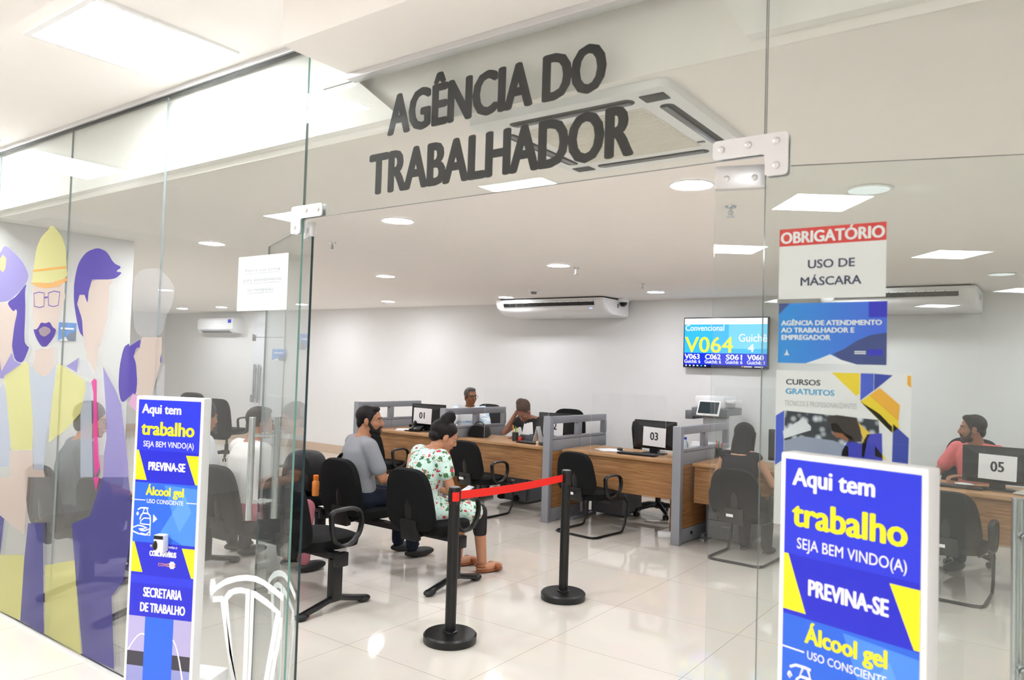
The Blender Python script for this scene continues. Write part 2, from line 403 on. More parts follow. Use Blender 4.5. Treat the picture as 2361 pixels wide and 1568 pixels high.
# ---------------------------------------------------------------- lamps
def panel(x, y, label):
    t = thing('ceiling_light_panel', label, 'ceiling light', (x, y, ZL), 0, 'square light panels of the lobby')
    g = G()
    for s in (-1, 1):
        g.bb(s*.285, s*.31, -.31, .31, -.012, 0); g.bb(-.285, .285, s*.285, s*.31, -.012, 0)
    part('frame', g, wht, t, smooth=False)
    part('diffuser', G().bb(-.285, .285, -.285, .285, -.010, -.002), lamp_panel, t, smooth=False)
for x, y, l in ((-3.24, 1.605, 'large square light panel in the lobby ceiling just before the left glass wall'),
                (-5.8, 1.605, 'square lobby light panel at the far left, seen reflected in the left glass'),
                (-3.26, -.62, 'square lobby light panel seen reflected below the lettering on the transom'),
                (-5.8, -.55, 'square lobby light panel seen reflected beside the left door fitting'),
                (.99, -1.65, 'square lobby light panel seen reflected beside the right door fitting'),
                (1.0, -4.0, 'square lobby light panel seen reflected above the television'),
                (3.3, -3.9, 'square lobby light panel seen reflected right of the mask notice'),
                (6.1, -6.9, 'square lobby light panel seen reflected at the right picture edge'),
                (3.6, -9.7, 'square lobby light panel seen reflected right above the television corner'),
                (6.4, -9.7, 'farthest square lobby light panel seen reflected right of the blue notice'),
                (-5.8, -3.2, 'square light panel in the lobby behind the viewer, far left'),
                (-3.26, -3.2, 'square light panel in the lobby behind the viewer, left of centre'),
                (3.3, -.9, 'square light panel in the lobby behind the viewer, right side')):
    panel(x, y, l)
def downlight(x, y, label, m=lamp_round, g='round downlights of the office ceiling'):
    t = thing('round_downlight', label, 'ceiling light', (x, y, ZC), 0, g)
    part('rim', G().lathe([(.094, -.001), (.108, -.001), (.110, -.006), (.104, -.010), (.094, -.008)], seg=28, ring=True), wht, t)
    part('diffuser', G().lathe([(.001, -.014), (.05, -.012), (.094, -.006), (.094, -.002), (.001, -.002)], seg=28), m, t)
ROWS = ((3.45, 'row nearest the glass front', (.55, -1.466, -3.459, -5.542, -7.65, -9.75, -11.9)),  # leftmost lamps of the first two rows are added to brighten the left
        (5.67, 'middle row', (.45, -1.5, -3.65, -5.835, -8.0, -10.2, -12.4)),
        (8.08, 'row nearest the back wall', (.4, -1.72, -3.846, -6.025, -8.241, -10.27, -12.58, -13.9)))
ORD = ('rightmost', 'second from the right', 'third from the right', 'fourth from the right', 'fifth from the right', 'sixth from the right', 'seventh from the right', 'leftmost')
for y, rn, xsr in ROWS:
    for i, x in enumerate(xsr):
        downlight(x, y, 'round glowing downlight, %s in the %s' % (ORD[i], rn))
dim = emis('dim_lamp_glow', (246, 250, 246), .5)
downlight(-.767, 3.95, 'dim round ceiling disc touching a panel reflection, above the mask notice', dim, 'dim round ceiling discs')
downlight(-.425, 7.64, 'dim round ceiling disc near the right picture edge', dim, 'dim round ceiling discs')

# ---------------------------------------------------------------- ceiling fixtures
t = thing('cassette_air_conditioner', 'square four-way white cassette air conditioner in the ceiling behind the lettering', 'air conditioner', (-1.395, 2.53, ZC))
g = G().prism(rrect(.80, .80, .03), face_M((0, 0, -.03), (1, 0, 0), (0, -1, 0)), -.03); part('panel', g, wht, t)
for i in range(4):
    R = Rz(i*PI/2)
    k = G(); pts = rrect(.50, .052, .024, 4, 0, -.325); P = [R @ Vector((x, y, -.0315)) for x, y in pts]
    k.add(P + [p+Vector((0, 0, .004)) for p in P], [list(range(len(P)))[::-1], [len(P)+j for j in range(len(P))]] + [[j, (j+1) % len(P), len(P)+(j+1) % len(P), len(P)+j] for j in range(len(P))])
    o = part('air_outlet', k, dark_slot, t)
    f = G().box(R @ Vector((0, -.318, -.0345)), (.47, .022, .004), R, .001); part('louver', f, mid_gry, o)
g = G()
for i in range(30): g.box((0, -.235+i*.0162, -.034), (.49, .006, .005))
part('intake_grille', g.bb(-.25, .25, -.25, .25, -.0325, -.0305), [mat('grille_beige', (226, 223, 214), .5)], t, smooth=False)
for sx, sy in ((1, -1), (-1, 1)):
    part('corner_cover', G().box((sx*.325, sy*.325, -.032), (.085, .06, .004), Rz(.0), .002), dark_slot, t)
part('badge', G().box((.27, .20, -.0325), (.03, .014, .003), None, .001), mid_gry, t)

def ceiling_ac(x0, W, label, lit=True):
    t = thing('ceiling_air_conditioner', label, 'air conditioner', (x0+W/2, 8.66, ZC), 0, 'white ceiling-mounted air conditioners')
    prof = [(-.34, -.018), (-.355, -.05), (-.33, -.11), (-.24, -.185), (-.12, -.222), (.30, -.235), (.34, -.21), (.34, -.018)]
    g = G().loft([[Vector((x, y, z)) for y, z in prof] for x in (-W/2+.045, W/2-.045)]); part('body', g, wht, t)
    for s in (-1, 1):
        e = G().loft([[Vector((x, y*k, -.125+(z+.125)*k)) for y, z in prof] for x, k in ((s*(W/2-.045), 1.0), (s*(W/2-.015), .99), (s*W/2, .93))]); part('end_cap', e, wht, t)
    part('mounting_gap', G().bb(-W/2+.06, W/2-.06, -.31, .32, -.018, 0), dark_slot, t)
    o = part('air_outlet', G().box((0, -.344, -.082), (W-.30, .02, .062), Rx(.38)), blk_pl, t)
    lv = G().box((0, -.362, -.062), (W-.30, .006, .014), Rx(.38)); part('louver', lv, wht, o)
    for i in range(12):
        part('vane', G().box((-W/2+.26+i*(W-.52)/11, -.352, -.085), (.008, .012, .05), Rx(.38)), dark_slot, o)
    if lit: part('indicator_lamp', G().box((W/2-.22, -.292, -.150), (.035, .006, .010), Rx(.7)), emis('blue_indicator', (150, 170, 255), 1), t)
    part('side_badge', G().box((W/2+.001, .02, -.10), (.003, .035, .05)), mid_gry, t)
    return t
ceiling_ac(-6.38, 1.72, 'long white ceiling air conditioner over the service desks with a lit blue lamp')
ceiling_ac(-2.08, 1.42, 'white ceiling air conditioner partly hidden behind the mask notice on the right', False)

t = thing('split_air_conditioner', 'white split air conditioner high on the wall at the far left', 'air conditioner', (-13.95, YB, 2.28))
prof = [(0, .15), (-.20, .15), (-.235, .11), (-.235, -.07), (-.19, -.13), (-.05, -.15), (0, -.15)]
part('body', G().loft([[Vector((x, y, z)) for y, z in prof] for x in (-.62, .62)]), wht, t)
part('outlet_flap', G().box((0, -.20, -.125), (1.0, .09, .008), Rx(-.45)), mid_gry, t)
part('energy_sticker', G().bb(.45, .56, -.238, -.236, .05, .12), royal, t)

t = thing('dome_camera', 'small white dome security camera at the ceiling right of the long air conditioner', 'security camera', (-4.62, 8.75, ZC))
part('base', G().lathe([(.001, -.001), (.075, -.001), (.078, -.03), (.07, -.05), (.001, -.05)]), wht, t)
part('dome', G().ell((0, 0, -.052), (.052, .052, .055), None, 18, 10), blk_gl, t)
t = thing('smoke_detector', 'round white smoke detector on the ceiling above the long air conditioner', 'smoke detector', (-5.10, 7.39, ZC))
part('base', G().lathe([(.001, 0), (.07, 0), (.07, -.02), (.05, -.028), (.001, -.028)]), wht, t)
part('sensor_head', G().lathe([(.001, -.028), (.038, -.028), (.03, -.055), (.001, -.058)]), mid_gry, t)
for x, y, l in ((-4.595, 3.882, 'small ceiling sprinkler left of the nearest downlight by the doorway'), (-1.48, 4.026, 'small ceiling sprinkler seen through the right door leaf'),
                (-3.606, 5.894, 'bright chrome ceiling sprinkler right of the middle downlight'), (-3.625, 7.285, 'small ceiling sprinkler left of the downlight near the television')):
    t = thing('ceiling_sprinkler', l, 'sprinkler', (x, y, ZC), 0, 'ceiling sprinklers')
    part('escutcheon', G().lathe([(.001, 0), (.032, 0), (.028, -.008), (.001, -.008)], seg=16), steel, t)
    g = G().tube([(0, 0, -.005), (0, 0, -.05)], .007)
    for s in (-1, 1): g.tube([(s*.007, 0, -.02), (s*.014, 0, -.035), (s*.006, 0, -.055)], .003, 6)
    part('body', g, steel, t); part('deflector', G().lathe([(.001, -.056), (.022, -.056), (.022, -.059), (.001, -.059)], seg=16), steel, t)

# far glass office door, switch plates and the small framed signs at the left
t = thing('glass_office_door', 'frosted office door with a long steel handle at the far left', 'door', (-12.9, YB-.02, 0))
fr = glass('frosted_pane', (.93, .94, .95))
part('pane', G().bb(-.02, .93, -.012, 0, .01, 2.05), noisy('frosted_white_film', (222, 226, 230), .01, 5, .25), t)
part('upper_pane', G().bb(-.02, .93, -.012, 0, 2.06, 2.56), noisy('frosted_white_film', (222, 226, 230), .01, 5, .25), t)
h = G()
for z in (0.88, 1.42): h.tube([(.12, 0, z), (.12, -.06, z)], .012)
for q in (-.06, ): h.tube([(.12, q, .78), (.12, q, 1.52)], .022, 10); h.tube([(.26, q, .78), (.26, q, 1.52)], .022, 10)
part('pull_handle', h, steel, t)
for z in (.85, 2.05): part('hinge_clamp', G().bb(-.05, .06, -.02, 0, z-.07, z+.07, .005), steel, t)
for x, l in ((-16.19+1.3, 'left seam'), ):
    pass
def wall_sign(name, label, cx, y, cz, W, H):
    t = thing(name, label, 'sign', (cx, y, cz)); M = face_M((0, -.006, 0))
    part('board', G().bb(-W/2, W/2, -.006, 0, -H/2, H/2), mat('pale_blue_print', (96, 160, 222), .5), t, smooth=False)
    w2 = G().prism([(-W/2, -H/2), (-W*.05, -H*.28), (W*.05, -H/2)], M, .001); part('white_wave', w2, wht_pr, t, smooth=False)
    part('grey_wave', G().prism([(-W*.08, -H*.3), (W*.15, -H*.1), (W/2, 0), (W/2, -H/2), (W*.06, -H/2)], M, .001), mat('slate_print', (96, 112, 140), .5), t, smooth=False)
    part('lettering', G().bb(-W*.35, W*.35, -.008, -.006, H*.12, H*.2), wht_pr, t, smooth=False)
p = onX(155, 765, -6.10)
t = thing('wall_notice', 'small blue notice on the wall behind the beard of the printed builder', 'sign', (-6.10, p.y, p.z), PI/2)
M = face_M((0, -.006, 0)); W_, H_ = 1.0, .36
p0, p1 = onX(136, 742, -6.10), onX(174, 786, -6.10); W_ = abs(p1.y-p0.y); H_ = abs(p1.z-p0.z)
part('board', G().bb(-W_/2, W_/2, -.006, 0, -H_/2, H_/2), mat('pale_blue_print', (70, 140, 220), .5), t, smooth=False)
part('white_wave', G().prism([(-W_/2, -H_/2), (-W_*.1, -H_*.28), (W_*.05, -H_/2)], M, .001), wht_pr, t, smooth=False)
part('slate_wave', G().prism([(-W_*.1, -H_*.3), (W_*.15, -H_*.05), (W_/2, H_*.06), (W_/2, -H_/2), (W_*.05, -H_/2)], M, .001), mat('slate_print', (96, 112, 140), .5), t, smooth=False)
part('lettering', G().bb(-W_*.4, W_*.35, -.008, -.006, H_*.12, H_*.22), wht_pr, t, smooth=False)
wall_sign('door_notice', 'pale blue notice on the frosted office door at the far left', -12.1, YB-.035, 1.72, .40, .22)
p = onY(697, 950, YB)
tag(G().bb(p.x-.05, p.x+.05, YB-.012, YB, p.z-.08, p.z+.08, .003).build('wall_socket_plate', wht), 'white switch plate on the back wall just right of the left door leaf', 'switch')
# ---------------------------------------------------------------- seating
def pillow(g, outline, steps, M, m=0):
    """outline in M's xy; steps = (scale, depth along z)"""
    g.loft([[M @ Vector((x*s, y*s, d)) for x, y in outline] for s, d in steps], m); return g
def sup(a, b, e=.5, taper=0, n=36):
    P = []
    for k in range(n):
        t = k*2*PI/n; c, s = math.cos(t), math.sin(t)
        x = a*math.copysign(abs(c)**e, c); y = b*math.copysign(abs(s)**e, s); P.append((x*(1-taper*y/b), y))
    return P
def seat_g(x, y, z):
    M = Matrix.Translation((x, y, z)); return pillow(G(), sup(.235, .235, .5, -.06), [(.80, -.055), (.97, -.045), (1, -.01), (.97, .02), (.85, .034), (.4, .036)], M)
def back_g(x, y, z, h=.235):
    M = face_M((x, y, z), (1, 0, 0), (0, -.16, 1)); return pillow(G(), sup(.225, h, .55, .13), [(.86, -.032), (.98, -.022), (1, 0), (.97, .026), (.85, .034), (.3, .03)], M)
def arm_g(x, y, z):
    P = [(.02, .20), (.05, .225), (.20, .23), (.275, .20), (.295, .13), (.275, .05), (.21, -.01), (.12, -.02), (.06, .02), (.035, .10)]
    return G().tube([(x, y+a, z+b) for a, b in chaikin(chaikin(P))], .0135, 10, closed=True, flat=1.7)
def brack_g(x, y, z):
    g = G().tube([(x, y+.30, z-.075), (x, y+.06, z-.08), (x, y-.02, z-.03), (x, y-.045, z+.10), (x, y-.055, z+.22)], .012, 8, flat=3.0)
    return g.box((x, y-.02, z-.02), (.17, .05, .16), Rx(.16), .015)
def bench(name, label, loc, n, pitch, arms, legs, bare=()):
    t = thing(name, label, 'waiting bench', loc, 0, 'black beam benches of the waiting area')
    xs_ = [-i*pitch for i in range(n)]
    part('beam', G().bb(xs_[-1]-.30, xs_[0]+.30, -.03, .03, .335, .385, .006), blk_mt, t)
    for x in xs_:
        part('seat', seat_g(x, .05, .435), blk, t)
        if x in bare: continue
        part('backrest', back_g(x, -.215, .645), blk, t); part('back_bracket', brack_g(x, -.18, .44), blk_pl, t)
    for x in arms: part('armrest', arm_g(x, -.10, .44), blk_pl, t)
    for x in legs:
        l = part('leg', G().bb(x-.028, x+.028, -.042, .042, .07, .345, .006), blk_mt, t)
        f = G().tube([(x, s, z) for s, z in ((-.27, .028), (-.16, .052), (-.05, .078), (.05, .078), (.16, .052), (.27, .028))], .021, 10, flat=1.3)
        part('foot_bar', f, blk_mt, l)
        for s in (-1, 1): part('foot_pad', G().ell((x, s*.262, .024), (.038, .055, .024), None, 14, 8), blk_pl, l)
        part('beam_clamp', G().bb(x+.028, x+.075, -.045, .045, .30, .39, .005), blk_mt, l)
    return t
B1 = (-3.905, 4.34, 0); B2 = (-4.15, 3.42, 0); B3 = (-4.90, 2.56, 0)
bench('waiting_bench', 'black beam bench carrying the man in grey and the floral-bloused woman', B1, 3, .76, (.33, -1.90), (.27, -1.25), (-1.52,))
bench('waiting_bench', 'empty-ended black beam bench in front, half behind the left door edge', B2, 3, .76, (.29, -1.90), (.26, -1.25))
bench('waiting_bench', 'black two-seat beam bench right behind the printed left glass wall', B3, 2, .76, (.33, -1.06), (-.56, .22))

def visitor_chair(label, x, y, rz, sticker=True):
    t = thing('visitor_chair', label, 'chair', (x, y, 0), rz, 'black cantilever visitor chairs before the desks')
    part('seat', seat_g(0, .27, .44), blk, t); part('backrest', back_g(0, .005, .685), blk, t); part('back_bracket', brack_g(0, .04, .475), blk_pl, t)
    r = .0125; P = [(-.235, .50, .40), (-.245, .55, .33), (-.245, .52, .10), (-.245, .47, .018), (-.245, .42, r), (-.245, .05, r), (-.225, .01, r), (-.19, -.005, r)]
    part('sled_frame', G().tube(P + [(-a, b, c) for a, b, c in P[::-1]], r, 10).tube([(-.235, .50, .395), (-.2, .12, .39)], r, 8).tube([(.235, .50, .395), (.2, .12, .39)], r, 8).tube([(-.2, .2, .39), (.2, .2, .39)], r, 8), blk_mt, t)
    for s in (-1, 1):
        part('armrest', arm_g(s*.275, .10, .44), blk_pl, t)
    t.scale = (1, 1, .9)
    if sticker: part('asset_tag', G().box((-.03, -.030, .462), (.062, .003, .028), Rx(.16)), wht_pap, t, 'small white inventory tag')
visitor_chair('black visitor chair at desk 01, mostly hidden behind the seated man in grey', -6.78, 6.42, 0)
visitor_chair('empty black visitor chair between the woman in a floral blouse and desk 02', -5.25, 6.40, -.05)
visitor_chair('empty black visitor chair in front of desk 03, behind the right stanchion', -3.89, 6.46, -.12)
visitor_chair('black visitor chair under the long-haired woman in a black top', -2.30, 6.50, -.05)
visitor_chair('black visitor chair in front of the desk with the 05 sheet', -.70, 6.52, -.05)

def office_chair(label, x, y, rz, z=1.12):
    t = thing('office_chair', label, 'office chair', (x, y, 0), rz, 'black swivel chairs behind the desks')
    M = face_M((0, -.24, z-.34), (1, 0, 0), (0, -.12, 1))
    part('backrest', pillow(G(), sup(.25, .33, .5, .08), [(.86, -.04), (.98, -.03), (1, 0), (.96, .03), (.8, .045), (.3, .04)], M), blk, t)
    part('seat', pillow(G(), sup(.25, .24, .5, -.05), [(.85, -.06), (1, -.04), (1, 0), (.95, .03), (.6, .04)], Matrix.Translation((0, .03, .47))), blk, t)
    part('back_bar', G().tube([(0, .05, .405), (0, -.2, .40), (0, -.285, .48), (0, -.29, .72)], .016, 8, flat=2.4), blk_pl, t)
    part('gas_lift', G().lathe([(.001, .08), (.032, .08), (.03, .25), (.02, .25), (.02, .42), (.001, .42)], seg=16), blk_pl, t)
    b = G()
    for k in range(5):
        a = k*2*PI/5+.3; c, s = math.cos(a), math.sin(a)
        b.tube([(0, 0, .12), (.12*c, .12*s, .115), (.29*c, .29*s, .075)], [.032, .027, .018], 8)
    o = part('star_base', b, blk_pl, t)
    for k in range(5):
        a = k*2*PI/5+.3; c, s = math.cos(a), math.sin(a); w_ = G()
        for q in (-.018, .018):
            w_.lathe([(.001, -.009), (.026, -.009), (.027, .009), (.001, .009)], (.29*c-q*s, .29*s+q*c, .027), 14, 0, Rz(a) @ Rx(PI/2))
        w_.tube([(.29*c, .29*s, .075), (.29*c, .29*s, .035)], .010, 8)
        part('caster', w_, blk_pl, o)
    for s in (-1, 1): part('armrest', arm_g(s*.31, -.16, .46), blk_pl, t)
    return t
office_chair('black swivel chair at desk 02 behind the bowed clerk', -5.25, 8.30, PI+.1)
q = onZ(1492, 1180, .05)
office_chair('black swivel chair turned sideways behind the monitor with the 03 sheet', q.x+.06, q.y+.15, -1.13, 1.08)
office_chair('black swivel chair of the clerk in the salmon shirt', -.75, 8.12, PI-.25)
office_chair('black swivel chair of the clerk with glasses behind desk 01', -6.5, 8.15, PI)
office_chair('black swivel chair at the far left of the office, behind the left totem', -12.9, 7.9, .6, 1.0)
office_chair('black swivel chair at the far left beside the steel door handle', -10.9, 7.2, .3, 1.0)

# ---------------------------------------------------------------- desks and partitions
PX = [-7.42, -5.93, -4.45, -2.965, -1.48, .01]
PNAME = ['left of desk 01, behind the man in grey', 'between desks 01 and 02, behind the bun of the floral woman', 'between desks 02 and 03', 'between desk 03 and the desk of the woman in black', 'beside desk 05, behind the posters', 'right of desk 05']
for X, nm in zip(PX, PNAME):
    t = thing('desk_partition', 'grey-framed wood desk partition '+nm, 'partition', (X, 6.77, 0), -.055, 'grey desk partitions')
    part('post', G().bb(-.045, .045, 0, .06, 0, 1.125, .006), alu, t)
    fr_ = G()
    for z0, z1 in ((.875, .905), (1.045, 1.12)): fr_.bb(-.03, .03, .06, 1.14, z0, z1, .004)
    for y0, y1 in ((.06, .09), (.56, .63), (1.10, 1.15)): fr_.bb(-.03, .03, y0, y1, .905, 1.045, .003)
    part('window_frame', fr_, alu, t)
    for y0, y1 in ((.062, .593), (.597, 1.15)): part('lower_panel', G().bb(-.028, .028, y0, y1, .75, .872, .003), grey_pan, t)
    part('wood_panel', G().bb(-.026, .026, .06, .62, .145, .747), wood_v, t, smooth=False)
    k = part('kick_plate', G().bb(-.03, .03, .06, .62, .012, .142, .003), grey_pan, t)
    part('cable_port', G().bb(-.032, .032, .27, .31, .07, .10), blk_pl, k)
    part('rear_leg', G().tube([(.03, .66, .04), (.03, .66, .745)], .038, 14).bb(-.01, .07, .50, .82, .0, .045, .012), alu, t)
DN = ['01', '02', '03', '04', '05']
for i in range(5):
    x0, x1 = PX[i]+.085, PX[i+1]-.038
    lb = ['oak desk 01 at the left end of the service row', 'oak desk 02 behind the empty visitor chair', 'oak desk 03 with the black monitor and water bottle', 'oak desk where the woman in black sits', 'oak desk 05 at the right picture edge']
    t = thing('service_desk', lb[i], 'desk', ((x0+x1)/2, 6.95, 0), 0, 'oak service desks in a row'); W_ = (x1-x0)/2
    part('desktop', G().bb(-W_, W_, 0, .70, .742, .772, .004), wood_top, t)
    part('modesty_panel', G().bb(-W_+.01, W_-.01, .035, .06, .39, .741), wood, t, smooth=False)
    for s in (-1, 1): part('leg', G().bb(s*(W_-.05)-.02, s*(W_-.05)+.02, .45, .49, .03, .741, .003).bb(s*(W_-.05)-.025, s*(W_-.05)+.025, .15, .66, 0, .03, .005), alu, t)
def pedestal(label, x, y, rz=0):
    t = thing('drawer_pedestal', label, 'drawer unit', (x, y, 0), rz, 'grey drawer pedestals under the desks')
    part('carcass', G().bb(-.20, .20, 0, .45, .03, .385, .004), mat('graphite_laminate', (92, 95, 100), .5), t)
    for k in range(2):
        d = part('drawer', G().bb(-.195, .195, -.018, 0, .045+k*.17, .205+k*.17, .004), mat('graphite_laminate', (92, 95, 100), .5), t)
        part('handle', G().bb(-.05, .05, -.026, -.018, .15+k*.17, .165+k*.17), mid_gry, d)
    part('label_holder', G().bb(-.022, .022, -.021, -.018, .27, .285), wht_pap, t)
q = onZ(1150, 1150, 0); pedestal('grey drawer pedestal under desk 02, beside the empty visitor chair', -5.35, 7.45)
pedestal('grey drawer pedestal under desk 03 behind the right stanchion', -4.12, 7.55)
pedestal('grey drawer pedestal under the desk of the woman in black', -2.62, 7.22)

def monitor(label, x, y, num, rz, paper=(0, 0), tilt=0):
    t = thing('desk_monitor', label, 'monitor', (x, y, .772), rz, 'black monitors with desk numbers')
    M = face_M((0, 0, .20))
    part('housing', pillow(G(), rrect(.49, .30, .012), [(.98, -.022), (1, -.012), (1, .0), (.86, .022), (.5, .03)], M), blk_pl, t)
    part('screen', G().bb(-.23, .23, .0215, .0235, .065, .335), blk_gl, t)
    s = part('stand', G().bb(-.055, .055, -.012, .018, .01, .19, .004), blk_pl, t); part('stand_base', pillow(G(), rrect(.25, .18, .05), [(1, 0), (1, .008), (.9, .014)], Matrix.Identity(4)), blk_pl, s)
    if num:
        p = part('number_sheet', G().box((paper[0], -.034, .195+paper[1]), (.262, .002, .20), Ry(.03)), wht_pap, t, 'white sheet printed with the desk number', smooth=False)
        part('printed_number', G().text(num, .115, face_M((paper[0], -.0352, .162+paper[1])), 0, .85, .003, 'CENTER'), ink, p, smooth=False)
def monxy(px_, py_, y): p = onY(px_, py_, y); return p.x, y
x, y = monxy(988, 965, 7.32); monitor('black monitor bearing the 01 sheet', x, y, '01', .25, (-.07, .0))
x, y = monxy(1284, 985, 7.40); monitor('black monitor bearing the 02 sheet, behind the partition', x, y, '02', .05, (-.03, .0))
x, y = monxy(1510, 1008, 7.38); monitor('black monitor bearing the 03 sheet', x, y, '03', -.02, (.01, -.015))
x, y = monxy(1832, 1025, 7.38); monitor('black monitor behind the course poster at the desk of the woman in black', x, y, None, .0)
x, y = monxy(2300, 1075, 7.30); monitor('black monitor bearing the 05 sheet', x, y, '05', .04, (.0, -.01))

ZD = .772
def shield(label, px0, x1, zt):
    t = thing('acrylic_shield', label, 'desk shield', (0, 0, 0), 0, 'clear acrylic desk shields')
    g = G(); x0 = px0; y0, y1 = 7.03, 7.034
    vs = [(x0, y0, ZD), (x1, y0, ZD), (x1, y0, zt), (x0, y0, zt), (x0, y1, ZD), (x1, y1, ZD), (x1, y1, zt), (x0, y1, zt)]
    g.add(vs, [[0, 1, 2, 3], [5, 4, 7, 6]], 0); g.add(vs, [[1, 5, 6, 2], [4, 0, 3, 7], [3, 2, 6, 7]], 1)
    part('sheet', g, [acryl, acryl_edge], t, smooth=False)
    for x_ in (x0+.06, x1-.06): part('foot', G().bb(x_-.004, x_+.004, 6.98, 7.09, ZD, ZD+.07), acryl, t, smooth=False)
shield('clear acrylic shield on desk 02', -5.50, -4.60, 1.40)
shield('clear acrylic shield on desk 03', -4.06, -3.20, 1.40)
shield('clear acrylic shield in front of the woman in black', -2.70, -1.75, 1.52)

# ---------------------------------------------------------------- things on the desks
def place(px_, py_, z=ZD):
    p = onZ(px_, py_, z); return p.x, p.y
def onep(name, g, m, label, cat, loc, rz=0, group=None, smooth=True):
    o = g.build(name, m, None, smooth); o.location = loc; o.rotation_euler = (0, 0, rz); return tag(o, label, cat, group)
# black handbag on desk 02
x, y = -5.74, 7.25
t = thing('handbag', 'black handbag on desk 02 beside the pen cup', 'bag', (x, y, ZD), .3); t.scale = (.8, .8, .75)
part('body', pillow(G(), sup(.155, .10, .6, .12), [(.9, -.09), (1.02, -.05), (1.04, 0), (1.0, .06), (.9, .09)], face_M((0, 0, .10))), mat('black_leather', (9, 9, 11), .6, spec=.3), t)
part('handle', G().tube([(.08*math.cos(a), -.02, .18+.07*math.sin(a)) for a in [k*PI/8 for k in range(9)]], .008), mat('black_leather', (9, 9, 11), .6, spec=.3), t)
# pen cup with pens, leaflet box, ink pad, stamps, phones
def cup(label, x, y, r=.038, h=.10, pens=(), names=(), where=''):
    t = thing('pen_cup', label, 'pen cup', (x, y, ZD))
    part('cup', G().lathe([(.001, .002), (r-.003, .002), (r-.003, h), (r, h), (r*.95, 0), (.001, 0)], seg=18), blk_pl, t)
    for k, c in enumerate(pens):
        a = k*2.1; m = mat('pen_%d_%d_%d' % c, c, .35)
        tag(G().tube([(x+r*.4*math.cos(a), y+r*.4*math.sin(a), ZD+.012), (x+r*.85*math.cos(a), y+r*.85*math.sin(a), ZD+h+.055+.012*k)], .0055, 8).build('pen', m), names[k]+' pen in the cup '+where, 'pen', 'pens in the cups')
x, y = place(1182, 1017)
cup('black pen cup on desk 02 beside the handbag', x, y+.05, pens=((240, 220, 40), (60, 160, 70), (240, 170, 30)), names=('yellow', 'green', 'amber'), where='beside the handbag on desk 02')
x, y = place(1222, 1020)
t = thing('leaflet_holder', 'dark leaflet box with white papers on desk 02', 'desk organiser', (x-.10, y+.10, ZD))
part('box', G().bb(-.09, .09, -.04, .04, 0, .075, .004), mat('graphite_laminate', (92, 95, 100), .5), t)
for k in range(3): part('leaflet', G().box((-.05+k*.045, 0, .13+.012*k), (.05, .004, .14), Rx(-.1) @ Ry(.15-.15*k)), wht_pap, t, smooth=False)
t = thing('tent_card', 'white folded tent card on desk 02', 'tent card', (x+.06, y+.10, ZD))
for s in (-1, 1): part('leaf', G().box((s*.026, 0, .095), (.003, .12, .19), Ry(-s*.27)), wht_pap, t, smooth=False)
x, y = place(1232, 1045, ZD); 
onep('wooden_stamp', G().lathe([(.001, 0), (.024, 0), (.022, .012), (.012, .02), (.018, .034), (.012, .05), (.001, .053)], seg=16), mat('pale_wood', (214, 184, 150), .5), 'small pale round stamp on desk 02 near the grey post', 'stamp', (-4.72, 7.0, ZD))
onep('red_stapler', G().bb(-.02, .02, -.05, .05, 0, .05, .01), mat('red_plastic', (206, 40, 34), .4), 'small red stapler on desk 02 under the bowed clerk', 'stapler', (-5.13, 7.25, ZD), .4)
x, y = place(912, 995)
onep('ink_pad', G().bb(-.09, .09, -.05, .05, 0, .014, .004), blk_pl, 'flat black ink pad on desk 01', 'ink pad', (x+.1, y+.20, ZD), .1)
onep('glue_bottle', G().lathe([(.001, 0), (.02, 0), (.02, .05), (.009, .065), (.008, .085), (.001, .085)], seg=14), mat('amber_plastic', (196, 176, 90), .4), 'small yellowish glue bottle on desk 01', 'bottle', (x+.06, y+.36, ZD))
def phone(label, x, y, rz):
    t = thing('desk_telephone', label, 'telephone', (x, y, ZD), rz)
    part('base', G().box((0, 0, .035), (.15, .19, .045), Rx(.2), .01), blk_pl, t)
    part('handset', G().tube([(-.055, -.085, .075), (-.055, -.04, .085), (-.055, .04, .10), (-.055, .085, .11)], [.022, .013, .013, .022], 10), blk_pl, t)
phone('black desk telephone on desk 01 in front of the monitor', -6.72, 7.18, .4)
onep('white_document', G().bb(-.105, .105, -.148, .148, 0, .003), wht_pap, 'white document lying on desk 01 left of the telephone', 'paper', (-6.98, 7.22, ZD), .7, None, False)
t = thing('water_bottle', 'clear water bottle with a blue cap on desk 03', 'bottle', (-3.12, 7.33, ZD))
part('bottle', G().lathe([(.001, 0), (.032, 0), (.034, .02), (.031, .06), (.034, .10), (.033, .14), (.014, .175), (.013, .19), (.001, .19)], seg=18), mat('water_plastic', (206, 222, 236), .1), t)
part('cap', G().lathe([(.016, .185), (.016, .207), (.001, .207)], seg=16), mat('blue_cap', (40, 70, 210), .4), t)
t = thing('water_bottle', 'small clear bottle with a blue cap beside the bare forearm', 'bottle', (-2.0, 7.5, ZD))
part('bottle', G().lathe([(.001, 0), (.032, 0), (.034, .02), (.031, .06), (.034, .10), (.033, .14), (.014, .175), (.013, .19), (.001, .19)], seg=18), mat('water_plastic', (206, 222, 236), .1), t)
part('cap', G().lathe([(.016, .185), (.016, .207), (.001, .207)], seg=16), mat('blue_cap', (40, 70, 210), .4), t)
x, y = place(1424, 1040)
onep('computer_mouse', G().ell((0, 0, .016), (.032, .055, .018), None, 16, 10), blk_pl, 'black computer mouse on desk 03', 'mouse', (x, y+.05, ZD), .6)
onep('keyboard', G().bb(-.21, .21, -.065, .065, .004, .022, .006), blk_pl, 'black keyboard on desk 03 beneath the 03 sheet', 'keyboard', (-3.55, 7.13, ZD), .05)
